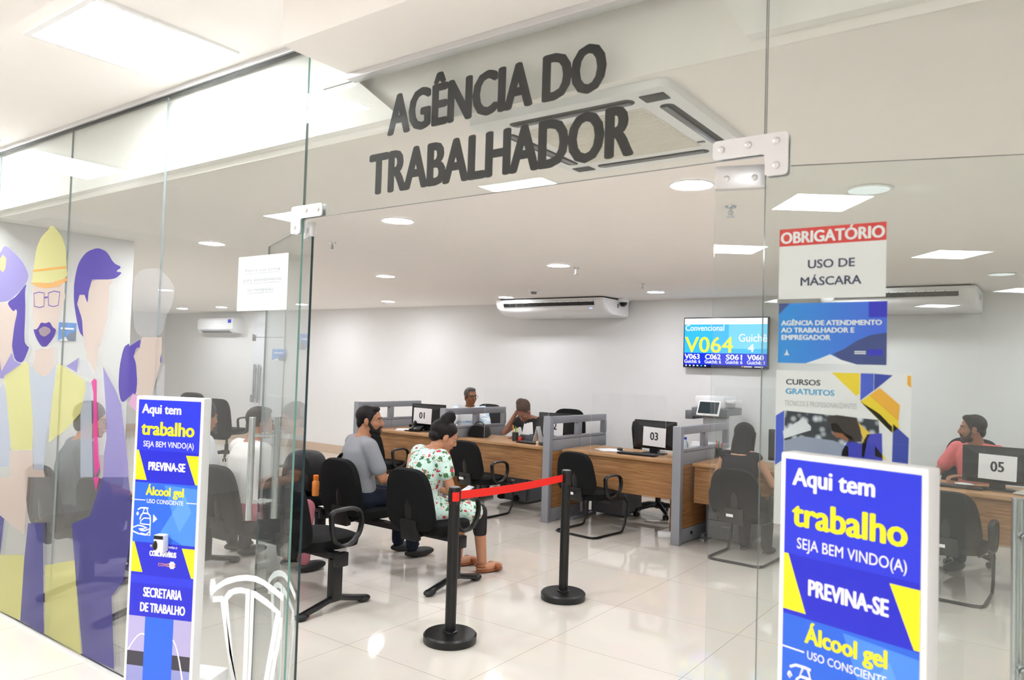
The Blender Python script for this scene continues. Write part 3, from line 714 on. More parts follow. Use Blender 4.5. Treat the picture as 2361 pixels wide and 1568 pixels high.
onep('keyboard', G().bb(-.21, .21, -.065, .065, .004, .022, .006), blk_pl, 'black keyboard on desk 02 under the bowed clerk', 'keyboard', (-4.86, 7.14, ZD), -.05)
onep('keyboard', G().bb(-.21, .21, -.065, .065, .004, .022, .006), blk_pl, 'black keyboard on desk 05 left of the monitor stand', 'keyboard', (-.72, 7.20, ZD), .0)
x, y = place(1390, 1040)
for k in range(3): onep('loose_paper', G().bb(-.10, .10, -.14, .14, .0005+k*.0016, .0016+k*.0016), wht_pap, ['lowest of the loose sheets on desk 03', 'middle one of the loose sheets on desk 03', 'topmost of the loose sheets on desk 03'][k], 'paper', (x-.02+.03*k, y+.14, ZD), .9-.35*k, 'loose sheets on desk 03', False)
x, y = place(1652, 1058)
cup('dark pen cup on the desk of the woman in black', x-.02, y+.12, pens=((220, 50, 40), (60, 140, 70), (230, 90, 40)), names=('red', 'green', 'orange'), where='on the desk of the woman in black')
onep('tape_roll', G().tube([(.048*math.cos(k*PI/8), 0, .055+.048*math.sin(k*PI/8)) for k in range(16)], .010, 8, closed=True), mat('clear_tape', (196, 200, 204), .2), 'large roll of clear tape on the desk of the woman in black', 'tape roll', (x+.10, y+.08, ZD), .5)
onep('paper_stack', G().bb(-.13, .13, -.10, .10, 0, .035, .004), wht_pap, 'white stack of papers on the desk left of the clerk in salmon', 'paper stack', (-1.18, 7.62, ZD), .1)
onep('white_saucer', G().lathe([(.001, .002), (.04, .002), (.07, .016), (.072, .018), (.04, 0), (.001, 0)], seg=22), wht, 'small white saucer on desk 05 before the clerk in salmon', 'saucer', (-.66, 7.36, ZD))
for k in range(2): onep('document_folder', G().bb(-.12, .12, -.16, .16, .001+k*.008, .008+k*.008), mat('folder_%d' % k, (214, 208, 196) if k else (120, 132, 120), .6), ['lower folder on desk 05 right of the monitor stand', 'upper folder on desk 05 right of the monitor stand'][k], 'folder', (-.16, 7.24, ZD), .3-.5*k, None, False)
# computer tower under desk 03
t = thing('computer_tower', 'black computer tower under desk 03 beside the grey post', 'computer', (-3.17, 7.35, 0))
part('case', G().bb(-.09, .09, 0, .40, .05, .43, .006), blk_pl, t); part('front_panel', G().bb(-.07, .07, -.006, 0, .09, .40, .003), blk_gl, t)
part('stand', G().bb(-.11, -.09, 0, .4, 0, .44).bb(-.09, .09, .0, .4, 0, .05), wood, t, smooth=False)
onep('white_trainer_box', G().bb(-.08, .08, -.04, .04, 0, .05, .008), wht_pap, 'crumpled white and blue packet on the floor under desk 03', 'packet', (-3.18, 7.05, 0), .5)
# copier
t = thing('office_copier', 'white and grey office copier with a tilted touch panel by the back wall', 'copier', (-3.30, 8.66, 0)); t.scale = (.74, .9, 1.03)
part('body', G().bb(-.29, .29, -.28, .28, .03, .78, .012), wht, t)
for k in range(3): o = part('paper_tray', G().bb(-.27, .27, -.295, -.28, .08+k*.2, .26+k*.2, .006), wht, t); part('handle', G().bb(-.08, .08, -.300, -.295, .20+k*.2, .225+k*.2), mid_gry, o)
part('upper_body', G().bb(-.13, .30, -.20, .28, .78, 1.12, .01), mat('light_grey_plastic', (196, 198, 200), .4), t)
part('output_tray', G().bb(-.29, .29, -.24, .26, .78, .81, .006), wht, t)
part('scanner', G().bb(-.29, .29, -.27, .28, 1.10, 1.20, .012), mid_gry, t)
part('document_feeder', G().bb(-.27, .20, -.20, .26, 1.20, 1.33, .02).bb(.10, .34, -.15, .2, 1.26, 1.29, .01), wht, t)
p_ = part('touch_panel', G().box((.04, -.36, 1.20), (.36, .025, .19), Rx(-.55), .01), wht, t); part('screen', G().box((.04, -.373, 1.208), (.31, .004, .145), Rx(-.55)), emis('panel_screen', (70, 80, 84), 0.35), p_)
part('side_feed', G().bb(-.42, -.29, -.22, .15, 1.06, 1.16, .01), mid_gry, t)
# television
p0, p1 = onY(1578, 733, 8.98), onY(1771, 848, 8.98)
tv_w, tv_h = p1.x-p0.x, .625; tvx, tvz = (p0.x+p1.x)/2, 2.015
t = thing('wall_television', 'wall television calling ticket V064 on a blue screen', 'television', (tvx, 8.98, tvz))
part('housing', G().bb(-tv_w/2, tv_w/2, -.01, .05, -tv_h/2, tv_h/2, .006), blk_gl, t)
part('wall_bracket', G().bb(-.2, .2, .05, YB-8.98, -.15, .15), blk_pl, t)
M = face_M((0, -.0115, 0)); b = .012; w2, h2 = tv_w/2-b, tv_h/2-b
E1 = emis('screen_cyan', (60, 190, 250), 0.58); E2 = emis('screen_blue', (34, 56, 226), 0.55); E3 = emis('screen_white', (255, 255, 255), 0.60); E4 = emis('screen_yellow', (252, 240, 70), 0.60); E5 = emis('screen_taskbar', (18, 34, 96), 0.44); E6 = emis('screen_orange', (240, 160, 60), 0.55); E7 = emis('screen_light_cyan', (120, 214, 252), 0.58)
def quad(g, x0, x1, y0, y1, m, z=0): g.add([M @ Vector(p) for p in ((x0, y0, z), (x1, y0, z), (x1, y1, z), (x0, y1, z))], [[0, 1, 2, 3]], m)
g = G(); H2 = 2*h2
yy = lambda f: h2-f*H2
quad(g, -w2, w2, yy(.125), yy(0), 2); quad(g, -w2, w2, yy(.715), yy(.125), 0); quad(g, -w2, w2, yy(.955), yy(.715), 1); quad(g, -w2, w2, yy(1), yy(.955), 4)
quad(g, w2*.10, w2, yy(.62), yy(.125), 6, .0003)
for k in range(6): quad(g, -w2+.02+k*.05, -w2+.04+k*.05, yy(.99), yy(.965), 0 if k == 4 else 2, .0004)
quad(g, w2*.42, w2*.45, yy(.99), yy(.963), 5, .0004); quad(g, w2*.47, w2*.66, yy(.985), yy(.97), 2, .0004); quad(g, w2*.72, w2*.92, yy(.985), yy(.97), 2, .0004)
TX = lambda s, x, f, sz, m, fit, bold=.001: g.text(s, sz, M @ Matrix.Translation((x, yy(f), 0)), m, 1, bold, 'LEFT', .0008, fit)
TX('Convencional', -w2+.01, .255, .105, 2, .50); TX('V064', -w2+.012, .70, .275, 3, .62, .004); TX('Guichê', w2*.33, .475, .135, 2, w2*.66, .0015); TX('4', w2*.56, .68, .135, 2, .075, .003)
for k, (a, c) in enumerate((('V063', '6'), ('C062', '6'), ('S061', '6'), ('V060', '1'))):
    x_ = -w2+.01+k*.265; TX(a, x_, .84, .088, 2, .20, .003); TX('Guichê: '+c, x_-.005, .925, .062, 2, .21, .001)
part('screen', g, [E1, E2, E3, E4, E5, E6, E7], t, smooth=False)

# ---------------------------------------------------------------- queue barrier
def stanchion(label, x, y):
    t = thing('queue_stanchion', label, 'stanchion', (x, y, 0), 0, 'black belt stanchions')
    part('base', G().lathe([(.001, 0), (.158, 0), (.16, .006), (.16, .042), (.15, .052), (.03, .054), (.001, .054)], seg=48), blk_mt, t)
    part('pole', G().lathe([(.001, .05), (.045, .05), (.043, .062), (.033, .066), (.033, .82), (.001, .82)], seg=28), blk_mt, t)
    part('belt_head', G().lathe([(.001, .815), (.033, .815), (.036, .82), (.036, .905), (.034, .914), (.001, .915)], seg=28).bb(-.012, .012, -.045, -.02, .83, .90).bb(-.012, .012, .02, .045, .83, .90), blk_pl, t)
    part('cap', G().lathe([(.001, .915), (.030, .915), (.028, .919), (.001, .920)], seg=24), mat('grey_cap', (120, 122, 124), .3), t)
S1 = (-2.954, 3.508); S2 = (-2.887, 4.669)
stanchion('black belt stanchion nearer the doorway, the red belt wraps its head', *S1)
stanchion('black belt stanchion farther inside, before the empty chair of desk 03', *S2)
t = thing('red_barrier_belt', 'red retractable belt stretched between the two black stanchions', 'belt', (S1[0], S1[1], 0), math.atan2(S2[1]-S1[1], S2[0]-S1[0]))
L_ = math.hypot(S2[0]-S1[0], S2[1]-S1[1])
g = G(); n = 16; rg = []
for k in range(n+1):
    u = .045+(L_-.09)*k/n; sag = -.012*math.sin(PI*k/n); rg.append([Vector((u, -.001, .838+sag)), Vector((u, .001, .838+sag)), Vector((u, .001, .888+sag)), Vector((u, -.001, .888+sag))])
part('webbing', g.loft(rg), red_belt, t)
part('wrapped_end', G().loft([[Vector((r*math.cos(a), r*math.sin(a), z)) for r, z in ((.0365, .836), (.0385, .836), (.0385, .89), (.0365, .89))] for a in [PI*.55+k*PI*.95/14 for k in range(15)]]), red_belt, t)
# backpack on the bench
t = thing('backpack', 'black backpack with an orange bottle in its side pocket on the bench seat', 'backpack', (B1[0]-1.50, B1[1]+.02, .472), .2); t.scale = (1.1, 1, .80)
bp = noisy('black_nylon', (20, 20, 22), .2, 120, .6, .2)
part('body', pillow(G(), sup(.17, .235, .65, .12), [(.85, -.12), (1, -.08), (1.04, 0), (1, .07), (.86, .11)], face_M((0, 0, .235))), bp, t)
part('front_pocket', pillow(G(), sup(.13, .11, .6, .05), [(1.05, 0), (1, .03), (.85, .05)], face_M((0, -.11, .15))), bp, t)
part('piping', G().tube([(.155*math.cos(a), -.085, .24+.20*math.sin(a)) for a in [k*PI/10 for k in range(11)]], .004), mid_gry, t)
part('strap', G().tube([(-.08, .11, .42), (-.10, .17, .36), (-.10, .17, .18), (-.09, .12, .06)], .012, 8, flat=2), bp, t)
ob = thing('orange_bottle', 'orange drink bottle in the side pocket of the backpack', 'bottle', (B1[0]-1.50+.235, B1[1]-.05, .585)); ob.scale = (.9, .9, .78)
org = mat('orange_plastic', (240, 128, 34), .35)
part('bottle', G().lathe([(.001, -.12), (.032, -.12), (.034, -.06), (.034, .03), (.02, .055), (.001, .055)], seg=18), mat('orange_drink', (224, 136, 62), .2), ob); part('cap', G().lathe([(.024, .05), (.026, .055), (.026, .10), (.02, .106), (.001, .106)], seg=18), org, ob)
# ---------------------------------------------------------------- people
def blob(o, voxel=.008, it=3):
    m = o.modifiers.new('skin', 'REMESH'); m.mode = 'VOXEL'; m.voxel_size = voxel; m.use_smooth_shade = True
    if it:
        s = o.modifiers.new('soften', 'SMOOTH'); s.factor = .5; s.iterations = it
    return o
def ering(c, a, b, R, n=20):
    return [c + R @ Vector((a*math.cos(k*2*PI/n), b*math.sin(k*2*PI/n), 0)) for k in range(n)]
def hand(g, w_, d, nrm, curl=.6, side=1):
    """palm + five fingers; d = direction from the wrist, nrm = back of the hand"""
    w_, d, nrm = Vector(w_), Vector(d).normalized(), Vector(nrm).normalized(); s = d.cross(nrm).normalized(); nrm = s.cross(d).normalized()
    R = Matrix((s, d, nrm)).transposed()
    g.ell(w_ + d*.045, (.038, .052, .016), R, 14, 10)
    for k, (o_, ln) in enumerate(((-.029, .066), (-.010, .076), (.010, .072), (.028, .056))):
        a = w_ + d*.085 + s*o_; d1 = (d*math.cos(curl*.5) - nrm*math.sin(curl*.5)); d2 = (d*math.cos(curl*1.5) - nrm*math.sin(curl*1.5))
        b = a + d1*ln*.5; c = b + d2*ln*.5; g.cap(a-d*.01, b, .0088, .0082, 8); g.cap(b, c, .0082, .0068, 8)
    a = w_ + d*.03 - s*side*.032; b = a + (d*.7 - s*side*.7 - nrm*.2).normalized()*.038; c = b + (d*.95 - s*side*.1 - nrm*.3).normalized()*.030
    g.cap(a, b, .0115, .010, 8); g.cap(b, c, .010, .008, 8)
def person(label, loc, rz, skin, shirt, trousers, hair, lean=0, twist=0, yaw=0, pitch=0, roll=0, arms=None, sleeve=.55, legs=None, scale=1.0, hairstyle='short', beard=None, glasses=False,
           shoes=(24, 24, 26), bare_shin=False, sl_loose=.014, skirt=False, female=False, vneck=False, group='seated people'):
    sk = noisy('skin_%d_%d_%d' % skin, skin, .05, 30, .55, spec=.3)
    hr = noisy('hair_%d_%d_%d' % hair, hair, .25, 160, .6, .5, spec=.3)
    def T(p):
        p = Vector(p); k = min(max((p.z-.5)/.5, 0), 1.3); q = p-Vector((0, 0, .5)); q = Rz(twist*k) @ (Rx(-lean*k) @ q); return q+Vector((0, 0, .5))
    def TR(z):
        k = min(max((z-.5)/.5, 0), 1.3); return Rz(twist*k) @ Rx(-lean*k)
    sw = .165 if female else .185
    torso = [((0, -.01, .455), .16, .12), ((0, -.015, .52), .178, .135), ((0, -.02, .60), .165, .122), ((0, -.03, .70), .142 if female else .152, .112), ((0, -.03, .82), .158 if female else .168, .12), ((0, -.028, .92), sw-.008, .112), ((0, -.022, .985), sw-.03, .085), ((0, -.015, 1.025), .085, .062), ((0, -.01, 1.05), .058, .055)]
    neck0 = T((0, -.01, 1.03)); hc0 = T((0, .02, 1.165)); HR = Rz(twist+yaw) @ Rx(-pitch-lean*.4) @ Ry(roll)
    hc = hc0 + HR @ Vector((0, .012, 0)) - (Vector((0, 0, .02)) if pitch > .3 else Vector((0, 0, 0)))
    H = lambda x, y, z: hc + HR @ Vector((x, y, z))
    b = G()
    b.loft([ering(T(c), a*.96, d*.96, TR(c[2])) for c, a, d in torso])
    b.cap(neck0 - Vector((0, 0, .03)), H(0, -.025, -.045), .060 if not female else .052, .052 if not female else .045, 16)
    e = lambda c, r, g=b: g.ell(H(*c), r, HR, 18, 12)
    e((0, -.012, .035), (.074, .094, .082)); e((0, .028, -.028), (.061, .062, .085)); e((0, .034, -.074), (.047, .05, .038)); e((0, .071, -.095), (.022, .018, .018))
    b.cap(H(0, .088, .010), H(0, .106, -.026), .009, .013, 8); e((0, .100, -.034), (.018, .014, .010)); b.cap(H(-.036, .079, .024), H(.036, .079, .024), .011, .011, 8)
    for s in (-1, 1): e((s*.036, .060, -.030), (.023, .022, .023)); e((s*.077, -.008, -.012), (.010, .021, .034))
    e((0, .087, -.058), (.024, .011, .007)); e((0, .086, -.070), (.021, .011, .008))
    arms = arms or {}
    sh = G(); tr = G()
    sh.loft([ering(T(c), a+.013, d+.013, TR(c[2])) for c, a, d in torso[:8 if not vneck else 7]])
    for s, nm in ((-1, 'L'), (1, 'R')):
        S0 = T((s*(sw-.012), -.022, .975)); el, wr = arms.get(nm, ((s*.25, .06, .72), (s*.12, .28, .64)))
        el, wr = Vector(el), Vector(wr)
        b.cap(S0, el, .050 if not female else .043, .040 if not female else .035, 14); b.cap(el, wr, .040 if not female else .035, .027 if not female else .023, 14)
        d = (wr-el).normalized(); hd = arms.get(nm+'h', (d, (0, 0, 1))); hand(b, wr+d*.01, hd[0], hd[1], arms.get('curl', .7), s)
        b.cap(T((s*.04, -.02, 1.005)), S0, .045, .048, 14)
        sh.cap(T((s*.05, -.022, .985)), S0, .062 if not female else .055, .060 if not female else .052, 16)
        if sleeve > 0: sh.cap(S0 + (S0-el).normalized()*-.005, S0.lerp(el, min(sleeve, 1)), .058+sl_loose if not female else .052+sl_loose, .054+sl_loose*.8 if not female else .046+sl_loose, 16)
        if sleeve > 1: sh.cap(el, el.lerp(wr, sleeve-1), .05+sl_loose*.5, .036, 16)
        kn, an = (legs or {}).get(nm, ((s*.11, .43, .50), (s*.11, .42, .09))); kn, an = Vector(kn), Vector(an); hp = Vector((s*.09, 0, .535))
        b.cap(hp, kn, .082, .056, 14); b.cap(kn, an, .054, .036, 14)
        b.ell(an+Vector((0, .07, -.055)), (.042, .125, .034), None, 14, 10)
        (sh if skirt else tr).cap(hp, hp.lerp(kn, .86 if skirt else 1), .108 if skirt else .096, .088 if skirt else .068, 16)
        tr.cap(kn, kn.lerp(an, .42 if bare_shin else .97), .067, .052, 16)
    tr.loft([ering(T(c), a+.016, d+.016, TR(c[2])) for c, a, d in torso[:3]])
    o = b.build('person', sk); blob(o, .0075, 2); o.location = loc; o.rotation_euler = (0, 0, rz); o.scale = scale if isinstance(scale, tuple) else (scale,)*3
    tag(o, label, 'person', group)
    blob(part('shirt', sh, shirt, o), .010, 9); blob(part('trousers', tr, trousers, o), .010, 4)
    shm = mat('shoe_%d_%d_%d' % shoes, shoes, .5)
    for s, nm in ((-1, 'L'), (1, 'R')):
        kn, an = (legs or {}).get(nm, ((s*.11, .43, .50), (s*.11, .42, .09))); an = Vector(an); f = G()
        if bare_shin:
            f.ell(an+Vector((0, .07, -.080)), (.048, .135, .012), None, 16, 8); f.cap(an+Vector((-.046, .12, -.055)), an+Vector((.046, .12, -.055)), .028, .028, 10); f.tube([an+Vector((.046*math.cos(a), .0+.05*math.sin(a), -.035)) for a in [k*PI/8 for k in range(8, 17)]], .010, 8)
        else:
            f.ell(an+Vector((0, .07, -.050)), (.048, .138, .042), None, 18, 12)
        blob(part('shoe', f, shm, o), .006, 2)
    hg = G(); eh = lambda c, r: hg.ell(H(*c), r, HR, 20, 12)
    if hairstyle != 'none':
        eh((0, -.021, .043), (.0805, .096, .087)); eh((0, -.068, -.020), (.056, .036, .055))
        if hairstyle == 'short':
            eh((0, .030, .098), (.058, .045, .028))
            for s in (-1, 1): hg.cap(H(s*.070, .015, .03), H(s*.072, .018, -.02), .010, .006, 8)
        if hairstyle == 'afro': eh((0, -.03, .05), (.098, .108, .098)); eh((0, -.06, -.02), (.085, .06, .07))
        if hairstyle == 'bun':
            eh((0, -.035, .04), (.088, .102, .092)); eh((0, -.07, -.02), (.072, .05, .06))
            eh((0, -.045, .150), (.052, .05, .050)); eh((-.028, -.05, .180), (.026, .026, .026)); eh((.03, -.045, .178), (.024, .024, .026)); eh((0, -.055, .125), (.05, .05, .05))
        if hairstyle == 'long':
            eh((0, -.03, .04), (.094, .104, .092))
            hg.loft([[H(x*w_, y0-.012+yb*.052*(1 if abs(x) < .9 else .6), z) for x, yb in ((-1, -.2), (-.7, -1), (0, -1.25), (.7, -1), (1, -.2), (.8, .5), (0, .2), (-.8, .5))] for w_, y0, z in ((.08, -.05, .03), (.095, -.055, -.05), (.10, -.062, -.13), (.09, -.068, -.20), (.055, -.07, -.25))])
            for s in (-1, 1): hg.cap(H(s*.080, .0, .03), H(s*.082, -.02, -.14), .022, .018, 10)
        if hairstyle == 'updo': eh((0, -.04, .06), (.090, .10, .095)); eh((.02, -.05, .12), (.06, .06, .05))
        blob(part('hair', hg, hr, o), .007, 2)
    if beard:
        bm = noisy('beard_%d_%d_%d' % beard, beard, .2, 200, .7, .4); g = G(); eb = lambda c, r: g.ell(H(*c), r, HR, 16, 10)
        eb((0, .035, -.080), (.053, .056, .040)); eb((0, .073, -.102), (.030, .022, .026)); g.cap(H(-.024, .093, -.046), H(.024, .093, -.046), .008, .008, 8)
        for s in (-1, 1): g.cap(H(s*.066, .010, -.015), H(s*.050, .045, -.078), .011, .017, 10); g.cap(H(s*.026, .092, -.048), H(s*.030, .082, -.085), .008, .010, 8)
        blob(part('beard', g, bm, o), .006, 2)
    for s in (-1, 1):
        part('eye', G().ell(H(s*.031, .0765, .004), (.0125, .008, .0062), HR, 12, 8), mat('eye_white', (186, 178, 170), .4), o)
        part('iris', G().ell(H(s*.031, .0832, .004), (.0055, .003, .0058), HR, 10, 6), mat('dark_iris', (30, 20, 16), .2), o)
        part('eyebrow', G().cap(H(s*.016, .0895, .027), H(s*.050, .078, .028), .0045, .0035, 8), hr, o)
    part('lips', G().cap(H(-.020, .0945, -.0635), H(.020, .0945, -.0635), .0045, .0045, 8), noisy('lips_%d' % skin[0], (min(255, skin[0]+6), max(0, skin[1]-34), max(0, skin[2]-30)), .05, 30, .5), o)
    if glasses:
        g = G()
        for s in (-1, 1):
            g.tube([H(s*.034+.024*math.cos(a), .104, .002+.018*math.sin(a)) for a in [k*PI/8 for k in range(16)]], .0022, 6, closed=True)
            g.tube([H(s*.058, .102, .008), H(s*.078, .06, .010), H(s*.080, -.01, .006)], .002, 6)
        g.tube([H(-.011, .104, .006), H(0, .107, .009), H(.011, .104, .006)], .002, 6)
        part('spectacles', g, blk_pl, o)
    return o, T, H
fab = lambda n, c: noisy(n, c, .08, 90, .85, .15, spec=.15)
jeans = fab('dark_denim', (34, 40, 54)); blkc = fab('black_cloth', (24, 24, 27)); grey_t = fab('grey_cotton', (146, 148, 154))
# the man in grey on the first bench
o, T, H = person('dark-bearded man in a grey T-shirt, sitting on a bench looking right', (B1[0]-.80, B1[1]+.03, 0), -.28, (172, 122, 92), grey_t, jeans, (20, 17, 16), lean=.03, twist=-.12, yaw=-.62, pitch=.02,
       arms={'L': ((-.25, .08, .70), (-.05, .27, .66)), 'R': ((.245, .06, .71), (.10, .28, .68)), 'Lh': ((.7, .6, .1), (-.3, .2, .9)), 'Rh': ((-.7, .6, .1), (.3, .2, .9)), 'curl': 1.0}, sleeve=.72, sl_loose=.008, beard=(24, 19, 17), scale=(1.10, 1.06, 1.0))
part('shirt_print', G().tube([T((-.13, -.150, .82)), T((-.07, -.158, .85)), T((-.01, -.158, .885))], .011, 8, flat=2), blkc, o)
part('blue_cloth', G().cap(T((-.14, -.150, .735)), T((.06, -.160, .715)), .022, .018, 10), mat('blue_cloth', (70, 170, 210), .8), o)
# the woman in the floral blouse
o, T, H = person('woman in a white floral blouse with a black hair bun, bent over', (B1[0]-.115, B1[1]+.05, 0), -.30, (186, 134, 104), floral_mat(), fab('charcoal_cloth', (48, 46, 48)), (16, 13, 13), lean=.16, twist=-.05, yaw=-.30, pitch=.42,
       arms={'L': ((-.23, .10, .70), (-.04, .28, .64)), 'R': ((.235, .10, .69), (.10, .29, .62)), 'Lh': ((.6, .7, 0), (-.3, .2, .9)), 'Rh': ((-.6, .7, 0), (.3, .2, .9)), 'curl': 1.0}, sleeve=.42, sl_loose=.022, scale=(1.12, 1.04, .965), skirt=True, hairstyle='bun', female=True, bare_shin=True, shoes=(150, 84, 44),
       legs={'L': ((-.10, .42, .50), (-.10, .40, .095)), 'R': ((.11, .43, .50), (.13, .46, .095))})
part('bag_strap', G().tube([T((-.13, -.02, 1.02)), T((-.11, -.13, .95)), T((-.02, -.162, .82)), T((.10, -.150, .68))], .006, 8, flat=2), mat('tan_leather', (180, 140, 104), .6), o)
part('phone', G().box((.02, .36, .66), (.07, .14, .008), Rx(.5), .003), mat('pale_phone', (190, 196, 206), .3), o)
# the woman in black
person('woman with long black hair and a black sleeveless top, her back to the doorway', (-2.33, 6.70, -.04), -.05, (190, 142, 114), fab('black_knit', (34, 35, 38)), blkc, (15, 14, 15), lean=.10, twist=0, yaw=.02, pitch=.1,
       arms={'L': ((-.27, .10, .74), (-.20, .30, .80)), 'R': ((.27, .10, .74), (.16, .32, .80))}, sleeve=0, scale=.97, hairstyle='long', female=True, bare_shin=False, shoes=(60, 44, 40), vneck=True)
# the clerks behind the desks
person('clerk with glasses and cropped grey hair in a white shirt with blue strokes', (-6.53, 8.02, .05), PI+.55, (138, 94, 66), stripe_shirt_mat(), jeans, (84, 82, 82), lean=.02, yaw=.62, pitch=-.02, glasses=True, scale=1.0, sleeve=.7, sl_loose=.02,
       arms={'L': ((-.26, .12, .74), (-.14, .36, .775)), 'R': ((.26, .12, .74), (.14, .36, .775))})
person('clerk with brown hair bowing the head onto one hand behind desk 02', (-5.40, 7.96, .03), PI, (150, 100, 76), blkc, jeans, (74, 52, 38), lean=.30, yaw=.05, pitch=.70, scale=.98, hairstyle='updo', female=True, sleeve=.35,
       arms={'R': ((.25, .34, .80), (.10, .25, 1.11)), 'L': ((-.22, .24, .76), (-.06, .46, .775)), 'Rh': ((-.25, .0, 1), (.9, .2, .2)), 'curl': .9})
person('clerk with a bare forearm on the desk, mostly hidden behind the course poster', (-2.02, 7.95, .03), PI+.1, (186, 140, 112), fab('pale_cotton', (200, 196, 190)), jeans, (40, 30, 26), lean=.08, yaw=.05, pitch=.15, scale=1.0, sleeve=.45,
       arms={'R': ((.27, .16, .80), (.20, .42, .79)), 'L': ((-.26, .14, .77), (-.12, .40, .78))})
person('bearded clerk in a salmon T-shirt looking left behind desk 05', (-.62, 7.98, .03), PI-.45, (160, 112, 88), fab('salmon_cotton', (224, 116, 116)), jeans, (36, 30, 28), lean=.03, yaw=-.95, pitch=.03, scale=1.02, sleeve=.68, beard=(48, 38, 34),
       arms={'R': ((.28, .10, .76), (.16, .40, .775)), 'L': ((-.27, .10, .76), (-.12, .38, .775))})
# waiting people seen through the printed glass
person('person with bushy dark hair and a grey top, sitting behind the printed left glass', (B3[0]-.80, 2.58, 0), -.25, (168, 116, 84), fab('slate_cotton', (104, 108, 116)), jeans, (30, 26, 24), lean=.05, yaw=-.5, pitch=.1, hairstyle='afro', sleeve=.6)
person('person in a white top behind the left totem, seen through the left glass', (B2[0]-.76, B2[1]+.03, 0), -.1, (164, 116, 90), fab('white_cotton', (222, 218, 216)), fab('rose_cloth', (176, 110, 120)), (44, 38, 36), lean=.04, yaw=-.2, pitch=.08, sleeve=.7)
person('person in a pale top on the same bench, left of the left totem', (B2[0]-1.52, B2[1]+.03, 0), -.1, (170, 122, 96), fab('pale_grey_cotton', (206, 208, 210)), jeans, (52, 50, 50), lean=.06, yaw=.1, pitch=.12, sleeve=.7, hairstyle='afro')
# ---------------------------------------------------------------- lettering, films and posters on the glass
YI = YG+.0062                # inner face of the glass (posters are stuck inside, facing out)
t = thing('transom_lettering', 'large black letters AGÊNCIA DO TRABALHADOR on the glass over the doorway', 'lettering', (0, YI, 0))
M0 = face_M((0, 0, 0)); blk_v = mat('black_vinyl', (6, 6, 8), .6, spec=.2)
k_ = YG/2.0
for s_, x0, x1, z0, cap in (('AGÊNCIA DO', -2.075*k_, -1.128*k_, 2.528, .146), ('TRABALHADOR', -2.170*k_, -1.030*k_, 2.308, .150)):
    g = G(); g.text(s_, cap/.682, M0 @ Matrix.Translation((x0, z0, 0)), 0, 1, .0095, 'LEFT', 0, (x1-x0)); part('letters', g, blk_v, t, smooth=False)

def poster(name, label, cat, p0, p1, T_=.0012):
    """p0 top-left, p1 bottom-right pixel of the sheet on the glass"""
    a, b = onY(*p0, YI), onY(*p1, YI); W, Hh = b.x-a.x, a.z-b.z
    t = thing(name, label, cat, ((a.x+b.x)/2, YI, (a.z+b.z)/2))
    part('sheet', G().bb(-W/2, W/2, 0, T_, -Hh/2, Hh/2), wht_pap, t, smooth=False)
    return t, W, Hh
def P2(W, Hh): return lambda u, v: (-W/2+u*W, Hh/2-v*Hh)
L1 = face_M((0, -.0002, 0))
def flat(g, pts, m=0, z=0): g.add([L1 @ Vector((x, y, z)) for x, y in pts], [list(range(len(pts)))], m)
def tx(g, s, x, y, cap, m, fit, bold=.0006, al='LEFT', z=.0006): g.text(s, cap/.682, L1 @ Matrix.Translation((x, y, 0)), m, 1, bold, al, z, fit)
red_pr = mat('red_print', (226, 44, 44), .5); navy = mat('navy_ink', (52, 58, 96), .5)
t, W, Hh = poster('mask_notice', 'white notice with a red OBRIGATÓRIO band, topmost on the right glass pane', 'notice', (1798, 530), (2042, 684)); U = P2(W, Hh)
g = G(); flat(g, [U(0, 0), U(1, 0), U(1, .245), U(0, .245)], 0, .0002); part('red_band', g, red_pr, t, smooth=False)
g = G(); x, y = U(.012, .205); tx(g, 'OBRIGATÓRIO', x, y, .155*Hh, 0, .976*W, .0016); part('white_lettering', g, wht_pr, t, smooth=False)
g = G(); x, y = U(.28, .575); tx(g, 'USO DE', x, y, .115*Hh, 0, .44*W, .0007); x, y = U(.21, .815); tx(g, 'MÁSCARA', x, y, .115*Hh, 0, .57*W, .0007); part('dark_lettering', g, navy, t, smooth=False)

t, W, Hh = poster('agency_notice', 'blue AGÊNCIA DE ATENDIMENTO notice, below the mask notice on the right glass', 'notice', (1796, 700), (2044, 842)); U = P2(W, Hh)
def grad(name, a, b):
    m = mat(name, a, .5); nt, N, L, bs = nodes(m); tc = N.new('ShaderNodeTexCoord'); sp = N.new('ShaderNodeSeparateXYZ'); mx = N.new('ShaderNodeMix'); mx.data_type = 'RGBA'
    mx.inputs[6].default_value = (*lin(a), 1); mx.inputs[7].default_value = (*lin(b), 1); L.new(tc.outputs['Generated'], sp.inputs[0]); L.new(sp.outputs['X'], mx.inputs[0]); L.new(mx.outputs[2], bs.inputs['Base Color']); return m
g = G(); flat(g, [U(0, 0), U(1, 0), U(1, 1), U(0, 1)], 0, .0002); part('blue_ground', g, grad('sky_to_royal_print', (34, 150, 236), (62, 104, 236)), t, smooth=False)
g = G(); flat(g, [U(0, 0), U(.11, 0), U(.04, .12), U(0, .19)], 0, .0003); flat(g, [U(.52, .84), U(.62, .76), U(.74, .62), U(.86, .53), U(1, .49), U(1, 1), U(.75, 1), U(.62, .95)], 0, .0003); part('slate_curve', g, mat('slate_blue_print', (52, 72, 140), .5), t, smooth=False)
g = G(); flat(g, [U(.27, 1), U(.40, .92), U(.50, .845), U(.60, .93), U(.74, 1)], 0, .0004); part('white_curve', g, wht_pr, t, smooth=False)
g = G(); flat(g, [U(.84, 0), U(1, 0), U(1, .25), U(.84, .25)], 0, .0004); flat(g, [U(.835, .76), U(.965, .75), U(.965, .85), U(.835, .86)], 0, .0005); part('blue_patch', g, mat('patch_blue_print', (34, 38, 204), .5), t, smooth=False)
